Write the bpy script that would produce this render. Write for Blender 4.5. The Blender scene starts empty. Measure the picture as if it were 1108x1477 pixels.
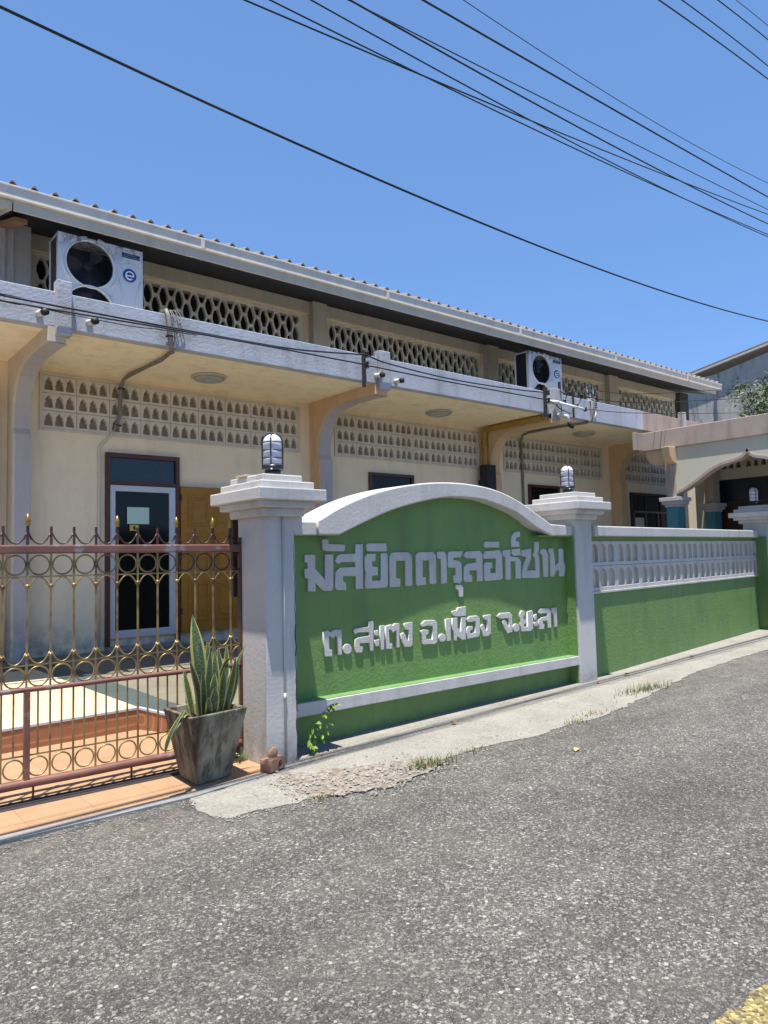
import bpy, bmesh, math, random
from mathutils import Vector, Matrix, noise
from mathutils.geometry import tessellate_polygon
random.seed(7)
C = bpy.context.scene.collection
SC = bpy.context.scene

# ---------------------------------------------------------------- camera
cam_d = bpy.data.cameras.new("camera")
cam = bpy.data.objects.new("camera", cam_d); C.objects.link(cam)
cam_d.sensor_fit = 'HORIZONTAL'; cam_d.sensor_width = 36.0; cam_d.lens = 36.0 * 1067 / 1108
cam_d.clip_start = 0.05; cam_d.clip_end = 1500
R3 = Matrix(((0.7705805887, -0.0250220694, -0.6368512011), (-0.6369143549, -0.0668556321, -0.7680302266),
             (-0.0233593840, 0.9974488561, -0.0674545675)))
cam.matrix_world = Matrix.Translation((0, 0, 1.5)) @ R3.to_4x4()
SC.camera = cam

# ---------------------------------------------------------------- light
SUN_TRAVEL = Vector((1.08, 1.0, -7.3)).normalized()
to_sun = -SUN_TRAVEL
world = bpy.data.worlds.new("World"); SC.world = world; world.use_nodes = True
wn = world.node_tree; bg = wn.nodes['Background']
sky = wn.nodes.new('ShaderNodeTexSky'); sky.sky_type = 'NISHITA'; sky.sun_disc = False
sky.sun_elevation = math.asin(to_sun.z); sky.sun_rotation = math.atan2(to_sun.x, to_sun.y)
sky.air_density = 0.8; sky.dust_density = 0.0; sky.ozone_density = 6.0; sky.altitude = 0
wb = wn.nodes.new('ShaderNodeMix'); wb.data_type = 'RGBA'; wb.blend_type = 'MULTIPLY'; wb.inputs[0].default_value = 1
wb.inputs[7].default_value = (0.93, 1.04, 1.10, 1)      # camera white balance of the sky light
wn.links.new(sky.outputs[0], wb.inputs[6]); 
ev = wn.nodes.new('ShaderNodeMix'); ev.data_type = 'RGBA'; ev.inputs[0].default_value = 0.5     # thin even veil over the gradient
ev.inputs[7].default_value = (0.84, 1.66, 3.45, 1); wn.links.new(wb.outputs[2], ev.inputs[6]); wn.links.new(ev.outputs[2], bg.inputs[0]); bg.inputs[1].default_value = 0.115
sd = bpy.data.lights.new("sun", 'SUN'); sd.energy = 5.0; sd.angle = math.radians(0.5); sd.color = (1.0, 0.955, 0.88)
sun = bpy.data.objects.new("sun", sd); C.objects.link(sun); sun.location = (0, 0, 30)
sun.rotation_euler = SUN_TRAVEL.to_track_quat('-Z', 'Y').to_euler()
SC.cycles.max_bounces = 12; SC.cycles.diffuse_bounces = 8
SC.view_settings.view_transform = 'Standard'; SC.view_settings.look = 'None'
SC.view_settings.exposure = 0.95; SC.view_settings.gamma = 1.0; SC.view_settings.use_curve_mapping = False

# ---------------------------------------------------------------- materials
def N(nt, t, **k):
    n = nt.nodes.new(t)
    for a, b in k.items():
        if a in n.inputs: n.inputs[a].default_value = b
        else: setattr(n, a, b)
    return n
def new_mat(name):
    m = bpy.data.materials.new(name); m.use_nodes = True
    nt = m.node_tree; b = nt.nodes['Principled BSDF']
    geo = nt.nodes.new('ShaderNodeNewGeometry')
    return m, nt, b, geo.outputs['Position']
def noise_n(nt, vec, scale, detail=4, rough=.55, stretch=None):
    if stretch:
        mp = nt.nodes.new('ShaderNodeMapping'); mp.inputs['Scale'].default_value = stretch
        nt.links.new(vec, mp.inputs[0]); vec = mp.outputs[0]
    n = nt.nodes.new('ShaderNodeTexNoise'); n.inputs['Scale'].default_value = scale
    n.inputs['Detail'].default_value = detail; n.inputs['Roughness'].default_value = rough
    nt.links.new(vec, n.inputs['Vector']); return n.outputs['Fac']
def ramp(nt, fac, stops):
    r = nt.nodes.new('ShaderNodeValToRGB'); nt.links.new(fac, r.inputs[0])
    cr = r.color_ramp
    while len(cr.elements) < len(stops): cr.elements.new(.5)
    for e, (p, c) in zip(cr.elements, stops):
        e.position = p; e.color = (*c, 1) if len(c) == 3 else c
    return r.outputs[0]
def G(v): return (v, v, v)
def mixc(nt, fac, a, b, mode='MIX'):
    m = nt.nodes.new('ShaderNodeMix'); m.data_type = 'RGBA'; m.blend_type = mode
    for s, v in ((0, fac), (6, a), (7, b)):
        if isinstance(v, (int, float)): m.inputs[s].default_value = v
        elif isinstance(v, tuple): m.inputs[s].default_value = (*v, 1)
        else: nt.links.new(v, m.inputs[s])
    return m.outputs[2]
def bump(nt, b, h, strength=.3, dist=.01):
    n = nt.nodes.new('ShaderNodeBump'); n.inputs['Strength'].default_value = strength
    n.inputs['Distance'].default_value = dist
    nt.links.new(h, n.inputs['Height']); nt.links.new(n.outputs[0], b.inputs['Normal'])
MATS = {}
def plaster(name, c, var=.12, dirt=None, dirt_amt=.4, rough=.85, bscale=60, bstr=.25, bdist=.004, low=None):
    m, nt, b, P = new_mat(name)
    d = tuple(x * (1 - var) for x in c); l = tuple(min(1, x * (1 + var * .6)) for x in c)
    col = ramp(nt, noise_n(nt, P, 2.3, 6, .6), [(.3, d), (.7, l)])
    col = mixc(nt, .5, col, ramp(nt, noise_n(nt, P, 38, 3), [(.3, tuple(x * .93 for x in c)), (.7, c)]))
    if dirt:
        f = ramp(nt, noise_n(nt, P, 1.0, 7, .65, (5, 5, .9)), [(.5, G(0)), (.72, G(dirt_amt))])
        col = mixc(nt, f, col, dirt)
        f2 = ramp(nt, noise_n(nt, P, 9, 8, .7), [(.6, G(0)), (.75, G(dirt_amt * .8))])
        col = mixc(nt, f2, col, dirt)
    if low:   # grime near the foot of the wall: (z0, z1, colour, amount)
        sx = nt.nodes.new('ShaderNodeSeparateXYZ'); nt.links.new(P, sx.inputs[0])
        mr = N(nt, 'ShaderNodeMapRange'); mr.inputs[1].default_value = low[0]; mr.inputs[2].default_value = low[1]
        mr.inputs[3].default_value = 1; mr.inputs[4].default_value = 0
        nt.links.new(sx.outputs[2], mr.inputs[0])
        mm = N(nt, 'ShaderNodeMath', operation='MULTIPLY'); nt.links.new(mr.outputs[0], mm.inputs[0])
        nt.links.new(ramp(nt, noise_n(nt, P, 7, 7, .7), [(.42, G(0)), (.62, G(low[3]))]), mm.inputs[1])
        col = mixc(nt, mm.outputs[0], col, low[2])
    nt.links.new(col, b.inputs['Base Color']); b.inputs['Roughness'].default_value = rough
    if bstr: bump(nt, b, noise_n(nt, P, bscale, 5, .6), bstr, bdist)
    MATS[name] = m; return m
plaster('stained_paint', (.42, .42, .45), .2, (.10, .085, .075), .95, .85, 34, .9, .008)
plaster('dark_wall', (.085, .083, .08), .3, (.03, .03, .03), .5, .9, 40, .3)  # near-black tone for the end pilaster
# cement planter: dark damp streaks running down from the rim, browner on its left face
m, nt, b, P = new_mat('pot_cement')
col = ramp(nt, noise_n(nt, P, 6, 6, .65), [(.3, (.15, .132, .095)), (.7, (.32, .285, .21))])
stv = noise_n(nt, P, 1.0, 8, .7, (19, 19, 2.6)); st = ramp(nt, stv, [(.47, G(0)), (.62, G(.8))]); col = mixc(nt, st, col, (.052, .042, .030))
sx = nt.nodes.new('ShaderNodeSeparateXYZ'); nt.links.new(P, sx.inputs[0])
mr = N(nt, 'ShaderNodeMapRange'); mr.inputs[1].default_value = 2.23; mr.inputs[2].default_value = 2.30; mr.inputs[3].default_value = 1; mr.inputs[4].default_value = 0
nt.links.new(sx.outputs[0], mr.inputs[0]); mm = N(nt, 'ShaderNodeMath', operation='MULTIPLY'); nt.links.new(mr.outputs[0], mm.inputs[0])
nt.links.new(ramp(nt, noise_n(nt, P, 11, 7, .7, (1, 1, .35)), [(.40, G(0)), (.55, G(.9))]), mm.inputs[1]); col = mixc(nt, mm.outputs[0], col, (.045, .022, .012))
nt.links.new(col, b.inputs['Base Color']); b.inputs['Roughness'].default_value = .9; bump(nt, b, noise_n(nt, P, 70, 6, .7), .6, .005); MATS['pot_cement'] = m
def plain(name, c, rough=.5, metal=0, var=.0, spec=.5, bstr=0, bscale=80):
    m, nt, b, P = new_mat(name)
    if var:
        col = ramp(nt, noise_n(nt, P, 14, 5), [(.3, tuple(x * (1 - var) for x in c)), (.7, c)])
        nt.links.new(col, b.inputs['Base Color'])
    else: b.inputs['Base Color'].default_value = (*c, 1)
    b.inputs['Roughness'].default_value = rough; b.inputs['Metallic'].default_value = metal
    b.inputs['Specular IOR Level'].default_value = spec
    if bstr: bump(nt, b, noise_n(nt, P, bscale, 4), bstr, .003)
    MATS[name] = m; return m

plaster('green_paint', (.136, .246, .066), .17, (.085, .135, .06), .5, .65, 30, .7, .008, (0, .22, (.10, .12, .075), .7))
plaster('green_ledge', (.13, .25, .09), .12, (.10, .16, .08), .5, .6, 45, .4, .004)
plaster('white_paint', (.50, .482, .46), .09, (.27, .25, .225), .5, .75, 34, .38, .006, (0, .30, (.22, .19, .16), .75))
plaster('letter_paint', (.52, .50, .475), .14, (.26, .235, .20), .4, .75, 70, .8, .008)
plaster('cream_wall', (.83, .70, .515), .09, (.52, .44, .33), .35, .9, 40, .2, .004, (.42, .90, (.22, .22, .22), .95))
plaster('cream_soffit', (.93, .83, .62), .07, (.58, .48, .34), .5, .9, 30, .2, .004)
plaster('grey_paint', (.44, .465, .53), .10, (.20, .19, .19), .55, .8, 34, .7, .007)
plaster('lilac_paint', (.42, .40, .42), .09, (.27, .24, .22), .4, .85, 40, .2, .004, (.4, 1.1, (.16, .16, .17), .9))
plaster('vent_paint', (.62, .56, .48), .08, (.30, .27, .22), .35, .9, 60, .3, .004)
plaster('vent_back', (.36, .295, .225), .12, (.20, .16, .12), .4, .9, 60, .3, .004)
plaster('lattice_paint', (.68, .665, .62), .1, (.30, .29, .27), .5, .9, 50, .3, .004)
plaster('beige_paint', (.55, .48, .39), .08, (.36, .31, .26), .35, .85, 40, .2, .004, (.4, 1.1, (.16, .16, .17), .9))
plaster('tan_paint', (.60, .41, .25), .1, (.36, .26, .18), .5, .85, 40, .2, .004)
plaster('peach_paint', (.37, .30, .255), .10, (.15, .125, .11), .6, .85, 40, .35, .006)
plaster('arch_paint', (.50, .48, .38), .06, (.38, .35, .27), .2, .85, 40, .2, .004)
plaster('teal_paint', (.05, .19, .23), .1, (.04, .12, .14), .3, .6, 40, .2, .004)
plaster('gutter_metal', (.62, .595, .545), .09, (.42, .38, .34), .6, .6, 30, .1, .003)
plaster('board', (.50, .47, .42), .08, (.30, .28, .24), .45, .7, 30, .1, .003)
plaster('roof_tile', (.19, .165, .15), .25, (.08, .07, .06), .6, .8, 50, .3, .004)
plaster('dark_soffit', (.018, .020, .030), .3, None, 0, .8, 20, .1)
plaster('raw_concrete', (.46, .43, .38), .30, (.14, .13, .12), .95, .9, 6, .4, .01)
plaster('tan_backing', (.52, .46, .36), .15, (.25, .2, .15), .4, .9, 60, .3)
plaster('tile_cream', (.80, .72, .55), .06, (.62, .55, .42), .25, .55, 30, .1)
plaster('kerb_paint', (.25, .245, .23), .2, (.12, .115, .10), .6, .9, 50, .6, .006)
plaster('brick_clay', (.36, .20, .12), .2, (.16, .10, .07), .5, .9, 70, .6, .004)
plaster('soil', (.05, .035, .025), .4, None, 0, .95, 60, .8, .01)
plain('black_metal', (.012, .013, .02), .35); plain('lamp_glass', (.62, .60, .66), .3, 0, .05)
plain('dark_glass', (.004, .006, .008), .12, spec=.25); plain('navy_glass', (.010, .020, .035), .15)
plain('red_wood', (.085, .025, .018), .5, 0, .3); plain('yellow_wood', (.36, .155, .010), .55, 0, .2, .5, .15, 30)
plain('aluminium', (.52, .55, .60), .45, .2, .06); plain('white_enamel', (.62, .63, .66), .35, 0, .05)
plain('blue_badge', (.02, .06, .30), .4); plain('badge_white', (.75, .78, .82), .4)
plain('pvc', (.62, .60, .56), .5, 0, .15); plain('vine_leaf', (.16, .27, .03), .5, 0, .4); plain('tree_leaf', (.075, .14, .024), .55, 0, .5); plain('dull_pipe', (.035, .04, .06), .9, spec=.1); plain('black_rubber', (.012, .012, .013), .6)
plain('cable', (.010, .010, .013), .55); plain('grey_conduit', (.21, .20, .185), .7, 0, .3)
plain('yellow_pipe', (.36, .21, .03), .5, 0, .25); plain('paper', (.45, .62, .55), .8)
plain('sticker', (.55, .42, .03), .5); plain('ink', (.01, .02, .01), .5); plain('blue_ink', (.03, .12, .24), .4)
plain('porcelain', (.05, .012, .01), .25); plain('steel', (.25, .26, .28), .4, .8, .3)
plain('brown_door', (.05, .018, .01), .5, 0, .4); plain('gold', (.42, .27, .07), .38, .75, .25)
plain('glass_bowl', (.40, .43, .40), .25, 0, .2); plain('dark_rail', (.05, .042, .045), .6, .3, .3)
plain('leaf_green', (.13, .21, .035), .5, 0, .45); plain('flower', (.75, .55, .15), .6)
plain('bark', (.12, .10, .08), .9, 0, .4); plain('yellow_leaf', (.55, .36, .12), .7, 0, .2); plain('dry_leaf', (.30, .13, .05), .7, 0, .4)
plain('grass_blade', (.15, .19, .055), .7, 0, .5); plain('straw_blade', (.33, .25, .12), .8, 0, .4)
plain('pebble', (.34, .32, .29), .9, 0, .5)

def gate_mat(name, dark, gold, lo, hi):
    m, nt, b, P = new_mat(name)
    col = ramp(nt, noise_n(nt, P, 9, 6, .6), [(lo, gold), (hi, dark)])
    nt.links.new(col, b.inputs['Base Color'])
    mt = ramp(nt, noise_n(nt, P, 9, 6, .6), [(lo, G(.6)), (hi, G(0))]); nt.links.new(mt, b.inputs['Metallic'])
    b.inputs['Roughness'].default_value = .42; MATS[name] = m
gate_mat('gate_gold', (.075, .035, .02), (.34, .24, .10), .42, .68)
gate_mat('gate_dark', (.06, .024, .02), (.16, .085, .04), .25, .42)
m, nt, b, P = new_mat('rail_paint')   # red oxide paint flaking to grey primer
col = ramp(nt, noise_n(nt, P, 5, 4), [(.3, (.13, .05, .04)), (.7, (.20, .088, .07))])
fl = ramp(nt, noise_n(nt, P, 8.5, 6, .62), [(.58, G(0)), (.63, G(.9))])
col = mixc(nt, fl, col, (.20, .19, .20)); nt.links.new(col, b.inputs['Base Color']); b.inputs['Roughness'].default_value = .5
bump(nt, b, fl, .3, .002); MATS['rail_paint'] = m

# asphalt: worn chippings of several sizes, wheel-polished bands, dust and oil
m, nt, b, P = new_mat('asphalt')
wpn = nt.nodes.new('ShaderNodeTexNoise'); wpn.inputs['Scale'].default_value = 60; nt.links.new(P, wpn.inputs['Vector'])
wpm = nt.nodes.new('ShaderNodeVectorMath'); wpm.operation = 'MULTIPLY_ADD'; wpm.inputs[1].default_value = (.012, .012, .012)
nt.links.new(wpn.outputs['Color'], wpm.inputs[0]); nt.links.new(P, wpm.inputs[2]); PW = wpm.outputs[0]
v = nt.nodes.new('ShaderNodeTexVoronoi'); v.inputs['Scale'].default_value = 88; v.inputs['Randomness'].default_value = 1; nt.links.new(PW, v.inputs['Vector'])
sep = nt.nodes.new('ShaderNodeSeparateColor'); nt.links.new(v.outputs['Color'], sep.inputs[0])
base = ramp(nt, sep.outputs[0], [(0, (.026, .025, .024)), (.30, (.066, .063, .058)), (.70, (.108, .103, .095)), (.86, (.19, .18, .165)), (1, (.43, .41, .375))])
v2 = nt.nodes.new('ShaderNodeTexVoronoi'); v2.inputs['Scale'].default_value = 190; nt.links.new(PW, v2.inputs['Vector'])
s2 = nt.nodes.new('ShaderNodeSeparateColor'); nt.links.new(v2.outputs['Color'], s2.inputs[0])
fine = ramp(nt, s2.outputs[1], [(0, (.030, .029, .027)), (.55, (.072, .069, .064)), (.85, (.14, .134, .124)), (1, (.50, .48, .44))])
col = mixc(nt, .45, base, fine)
v3 = nt.nodes.new('ShaderNodeTexVoronoi'); v3.inputs['Scale'].default_value = 36; nt.links.new(PW, v3.inputs['Vector'])   # scattered large stones
s3 = nt.nodes.new('ShaderNodeSeparateColor'); nt.links.new(v3.outputs['Color'], s3.inputs[0])
g1 = ramp(nt, s3.outputs[0], [(.84, G(0)), (.86, G(1))]); g2 = ramp(nt, v3.outputs['Distance'], [(.28, G(1)), (.36, G(0))])
ml = nt.nodes.new('ShaderNodeMath'); ml.operation = 'MULTIPLY'; nt.links.new(g1, ml.inputs[0]); nt.links.new(g2, ml.inputs[1])
stone = ramp(nt, s3.outputs[1], [(0, (.045, .044, .042)), (.35, (.16, .15, .135)), (1, (.42, .40, .36))]); col = mixc(nt, ml.outputs[0], col, stone)
col = mixc(nt, 1.0, col, (1.12, 1.10, 1.06), 'MULTIPLY')
pat = ramp(nt, noise_n(nt, P, .55, 6, .62, (1, 2.6, 1)), [(.30, G(.66)), (.70, G(1.24))]); col = mixc(nt, 1.0, col, pat, 'MULTIPLY')
pa2 = ramp(nt, noise_n(nt, P, 5.0, 5, .7), [(.35, G(.82)), (.65, G(1.12))]); col = mixc(nt, 1.0, col, pa2, 'MULTIPLY')
sp = ramp(nt, noise_n(nt, P, 7.5, 3, .6, (1, 1.6, 1)), [(.68, G(0)), (.71, G(.7))]); col = mixc(nt, sp, col, (.032, .031, .031))
dust = ramp(nt, noise_n(nt, P, 1.9, 7, .68), [(.50, G(0)), (.72, G(.38))]); col = mixc(nt, dust, col, (.165, .15, .125))
sxy = nt.nodes.new('ShaderNodeSeparateXYZ'); nt.links.new(P, sxy.inputs[0])     # dust gathered along the gutter line
mr = N(nt, 'ShaderNodeMapRange'); mr.inputs[1].default_value = 3.4; mr.inputs[2].default_value = 4.5; nt.links.new(sxy.outputs[1], mr.inputs[0])
mm = N(nt, 'ShaderNodeMath', operation='MULTIPLY'); nt.links.new(mr.outputs[0], mm.inputs[0])
nt.links.new(ramp(nt, noise_n(nt, P, 6, 7, .7), [(.46, G(0)), (.64, G(.65))]), mm.inputs[1]); col = mixc(nt, mm.outputs[0], col, (.19, .165, .13))
nt.links.new(col, b.inputs['Base Color']); b.inputs['Roughness'].default_value = .8
hh = nt.nodes.new('ShaderNodeMath'); hh.operation = 'ADD'; nt.links.new(v.outputs['Distance'], hh.inputs[0]); nt.links.new(v2.outputs['Distance'], hh.inputs[1])
bump(nt, b, hh.outputs[0], 1.0, .006); MATS['asphalt'] = m
# worn yellow paint on the same chippings
m, nt, b, P = new_mat('road_paint')
v = nt.nodes.new('ShaderNodeTexVoronoi'); v.inputs['Scale'].default_value = 82; nt.links.new(P, v.inputs['Vector'])
sep = nt.nodes.new('ShaderNodeSeparateColor'); nt.links.new(v.outputs['Color'], sep.inputs[0])
col = ramp(nt, sep.outputs[0], [(0, (.04, .037, .03)), (.32, (.12, .098, .045)), (.75, (.27, .205, .065)), (1, (.42, .35, .17))])
nt.links.new(col, b.inputs['Base Color']); b.inputs['Roughness'].default_value = .8
bump(nt, b, v.outputs['Distance'], .9, .006); MATS['road_paint'] = m
# pavement concrete
m, nt, b, P = new_mat('pavement')
col = ramp(nt, noise_n(nt, P, 2.2, 7, .65), [(.28, (.13, .12, .10)), (.5, (.215, .20, .17)), (.72, (.30, .285, .25))])
col = mixc(nt, .55, col, ramp(nt, noise_n(nt, P, 55, 5, .7), [(.35, (.14, .13, .112)), (.65, (.36, .345, .305))]))
sp = ramp(nt, noise_n(nt, P, 24, 4, .75), [(.63, G(0)), (.68, G(.75))]); col = mixc(nt, sp, col, (.09, .075, .06))
v = nt.nodes.new('ShaderNodeTexVoronoi'); v.feature = 'DISTANCE_TO_EDGE'; v.inputs['Scale'].default_value = 1.3
wv = nt.nodes.new('ShaderNodeVectorMath'); wv.operation = 'ADD'; nz = nt.nodes.new('ShaderNodeTexNoise'); nz.inputs['Scale'].default_value = 4
nt.links.new(P, nz.inputs['Vector']); nt.links.new(P, wv.inputs[0]); nt.links.new(nz.outputs['Color'], wv.inputs[1]); nt.links.new(wv.outputs[0], v.inputs['Vector'])
crk = ramp(nt, v.outputs['Distance'], [(.0, G(.8)), (.012, G(0))]); col = mixc(nt, crk, col, (.12, .10, .08))
nt.links.new(col, b.inputs['Base Color']); b.inputs['Roughness'].default_value = .9
bump(nt, b, noise_n(nt, P, 60, 6, .75), .7, .006); MATS['pavement'] = m
# crumbled edge
m, nt, b, P = new_mat('rubble')
v = nt.nodes.new('ShaderNodeTexVoronoi'); v.inputs['Scale'].default_value = 24; nt.links.new(P, v.inputs['Vector'])
sep = nt.nodes.new('ShaderNodeSeparateColor'); nt.links.new(v.outputs['Color'], sep.inputs[0])
col = ramp(nt, sep.outputs[0], [(0, (.18, .155, .125)), (.5, (.26, .23, .19)), (.8, (.32, .29, .245)), (1, (.38, .35, .30))])
col = mixc(nt, .5, col, ramp(nt, noise_n(nt, P, 70, 5, .7), [(.3, (.10, .08, .062)), (.7, (.30, .255, .205))]))
ed = ramp(nt, v.outputs['Distance'], [(.35, G(0)), (.7, G(.6))]); col = mixc(nt, ed, col, (.10, .07, .05))
nt.links.new(col, b.inputs['Base Color']); b.inputs['Roughness'].default_value = .95
bump(nt, b, v.outputs['Distance'], -.9, .02); MATS['rubble'] = m
# forecourt tile and yard floors: joints from a brick texture
def tile_mat(name, c, joint, w, h, var=.08, off=0.0, rough=.55):
    m, nt, b, P = new_mat(name)
    br = nt.nodes.new('ShaderNodeTexBrick'); br.offset = off; br.squash = 1
    br.inputs['Scale'].default_value = 1; br.inputs['Brick Width'].default_value = w; br.inputs['Row Height'].default_value = h
    br.inputs['Mortar Size'].default_value = .004; br.inputs['Mortar Smooth'].default_value = .3
    br.inputs['Color1'].default_value = (*c, 1); br.inputs['Color2'].default_value = (*[x * (1 - var) for x in c], 1)
    br.inputs['Mortar'].default_value = (*joint, 1); nt.links.new(P, br.inputs['Vector'])
    d = ramp(nt, noise_n(nt, P, 3.5, 6, .65), [(.35, G(1)), (.75, G(.78))])
    col = mixc(nt, 1.0, br.outputs['Color'], d, 'MULTIPLY')
    nt.links.new(col, b.inputs['Base Color']); b.inputs['Roughness'].default_value = rough
    bump(nt, b, noise_n(nt, P, 50, 3), .15, .002); MATS[name] = m
tile_mat('tile_peach', (.40, .245, .14), (.30, .18, .11), .4, .4)
tile_mat('tile_sand', (.60, .50, .33), (.46, .39, .27), .45, .45)
tile_mat('yard_floor', (.20, .18, .135), (.13, .12, .095), .9, .9, .05)
tile_mat('tile_dark', (.06, .085, .085), (.07, .06, .06), .3, .3)
# riser tile with faint circle pattern
m, nt, b, P = new_mat('riser_tile')
wv = nt.nodes.new('ShaderNodeTexWave'); wv.wave_type = 'RINGS'; wv.inputs['Scale'].default_value = 3.2; wv.inputs['Distortion'].default_value = 1.0
mp = nt.nodes.new('ShaderNodeMapping'); mp.inputs['Location'].default_value = (-1.9, -6.8, -.1); nt.links.new(P, mp.inputs[0]); nt.links.new(mp.outputs[0], wv.inputs['Vector'])
col = ramp(nt, wv.outputs['Fac'], [(.0, (.30, .125, .06)), (.9, (.32, .135, .065)), (.97, (.42, .21, .12))])
nt.links.new(col, b.inputs['Base Color']); b.inputs['Roughness'].default_value = .5; MATS['riser_tile'] = m
# snake plant leaf: uv.x across the blade
m, nt, b, P = new_mat('snake_leaf')
uv = nt.nodes.new('ShaderNodeUVMap'); sx = nt.nodes.new('ShaderNodeSeparateXYZ'); nt.links.new(uv.outputs[0], sx.inputs[0])
band = ramp(nt, noise_n(nt, uv.outputs[0], 3.0, 5, .7, (1.2, 14, 1)), [(.40, (.018, .036, .014)), (.50, (.045, .075, .028)), (.60, (.13, .165, .075))])
edge = ramp(nt, sx.outputs[0], [(0, G(1)), (.13, G(1)), (.19, G(0)), (.81, G(0)), (.87, G(1)), (1, G(1))])
col = mixc(nt, edge, band, (.34, .32, .085)); nt.links.new(col, b.inputs['Base Color']); b.inputs['Roughness'].default_value = .45
MATS['snake_leaf'] = m
# air conditioner paint with grime creeping from its top edge
m, nt, b, P = new_mat('ac_paint')
sx = nt.nodes.new('ShaderNodeSeparateXYZ'); nt.links.new(P, sx.inputs[0])
mr = N(nt, 'ShaderNodeMapRange'); mr.inputs[1].default_value = 4.98; mr.inputs[2].default_value = 5.21; nt.links.new(sx.outputs[2], mr.inputs[0])
mm = N(nt, 'ShaderNodeMath', operation='MULTIPLY'); nt.links.new(mr.outputs[0], mm.inputs[0])
nt.links.new(ramp(nt, noise_n(nt, P, 16, 6, .7, (1, 1, .5)), [(.45, G(0)), (.62, G(1))]), mm.inputs[1])
col = mixc(nt, mm.outputs[0], (.56, .585, .62), (.05, .05, .055)); nt.links.new(col, b.inputs['Base Color'])
b.inputs['Roughness'].default_value = .32; MATS['ac_paint'] = m

# ---------------------------------------------------------------- mesh helpers
class MB:
    def __init__(s): s.v = []; s.f = []; s.sm = []; s.uv = None
    def add(s, vs, fs, smooth=False):
        o = len(s.v); s.v += [tuple(v) for v in vs]
        for f in fs: s.f.append(tuple(i + o for i in f)); s.sm.append(smooth)
        return s
    def box(s, x0, x1, y0, y1, z0, z1, T=None):
        vs = [(x, y, z) for z in (z0, z1) for x, y in ((x0, y0), (x1, y0), (x1, y1), (x0, y1))]
        if T: vs = [T(*v) for v in vs]
        return s.add(vs, [(3, 2, 1, 0), (4, 5, 6, 7), (0, 1, 5, 4), (1, 2, 6, 5), (2, 3, 7, 6), (3, 0, 4, 7)])
    def hexa(s, vs):
        return s.add(vs, [(3, 2, 1, 0), (4, 5, 6, 7), (0, 1, 5, 4), (1, 2, 6, 5), (2, 3, 7, 6), (3, 0, 4, 7)])
    def prism(s, pts, fn0, fn1):      # pts 2D outline; fn0/fn1 map (a,b) to the two end caps
        n = len(pts); vs = [fn0(*p) for p in pts] + [fn1(*p) for p in pts]
        fs = [tuple(range(n))[::-1], tuple(range(n, 2 * n))] + [(i, (i + 1) % n, n + (i + 1) % n, n + i) for i in range(n)]
        return s.add(vs, fs)
    def tube(s, pts, r, seg=8, closed=False, cap=True):
        P = [Vector(p) for p in pts]; n = len(P); rings = []
        rr = r if isinstance(r, (list, tuple)) else [r] * n
        prev = None
        for i in range(n):
            if closed: t = P[(i + 1) % n] - P[i - 1]
            else: t = P[min(i + 1, n - 1)] - P[max(i - 1, 0)]
            t.normalize()
            if prev is None:
                a = Vector((0, 0, 1)) if abs(t.z) < .9 else Vector((1, 0, 0))
                u = t.cross(a).normalized()
            else:
                u = (prev - t * prev.dot(t))
                u = u.normalized() if u.length > 1e-6 else t.orthogonal().normalized()
            prev = u; w = t.cross(u)
            rings.append([P[i] + (u * math.cos(2 * math.pi * k / seg) + w * math.sin(2 * math.pi * k / seg)) * rr[i] for k in range(seg)])
        vs = [v for q in rings for v in q]; fs = []
        for i in range(n if closed else n - 1):
            j = (i + 1) % n
            for k in range(seg):
                fs.append((i * seg + k, i * seg + (k + 1) % seg, j * seg + (k + 1) % seg, j * seg + k))
        if cap and not closed: fs += [tuple(range(seg))[::-1], tuple((n - 1) * seg + k for k in range(seg))]
        return s.add(vs, fs, True)
    def lathe(s, prof, c, seg=24, axis='z'):
        vs = []; fs = []
        for r, h in prof:
            for k in range(seg):
                a = 2 * math.pi * k / seg; x, y = r * math.cos(a), r * math.sin(a)
                vs.append((c[0] + x, c[1] + y, c[2] + h) if axis == 'z' else (c[0] + x, c[1] + h, c[2] + y) if axis == 'y' else (c[0] + h, c[1] + x, c[2] + y))
        for i in range(len(prof) - 1):
            for k in range(seg):
                q = (i * seg + k, i * seg + (k + 1) % seg, (i + 1) * seg + (k + 1) % seg, (i + 1) * seg + k)
                fs.append(q if axis != 'y' else q[::-1])
        fs += [tuple(range(seg))[::-1], tuple((len(prof) - 1) * seg + k for k in range(seg))]
        return s.add(vs, fs, True)
def root_off(p):
    o = Vector((0, 0, 0))
    while p is not None: o += p.location; p = p.parent
    return o
def link_mesh(name, me, mat, parent=None):
    if mat: me.materials.clear(); me.materials.append(MATS[mat])
    o = bpy.data.objects.new(name, me); C.objects.link(o)
    if parent is not None:
        me.transform(Matrix.Translation(-root_off(parent))); o.parent = parent
    return o
def part(name, mb, mat, parent=None, bevel=0, seg=2):
    me = bpy.data.meshes.new(name); me.from_pydata(mb.v, [], mb.f)
    bm = bmesh.new(); bm.from_mesh(me)
    bm.faces.ensure_lookup_table()
    for f, s_ in zip(bm.faces, mb.sm): f.smooth = s_
    bmesh.ops.recalc_face_normals(bm, faces=bm.faces)
    if bevel:
        es = [e for e in bm.edges if len(e.link_faces) == 2 and e.calc_face_angle(0) > .6]
        bmesh.ops.bevel(bm, geom=es, offset=bevel, segments=seg, affect='EDGES', profile=.5, clamp_overlap=True)
    bm.to_mesh(me); bm.free()
    if mb.uv:
        pass
    me.update()
    return link_mesh(name, me, mat, parent)
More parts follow.
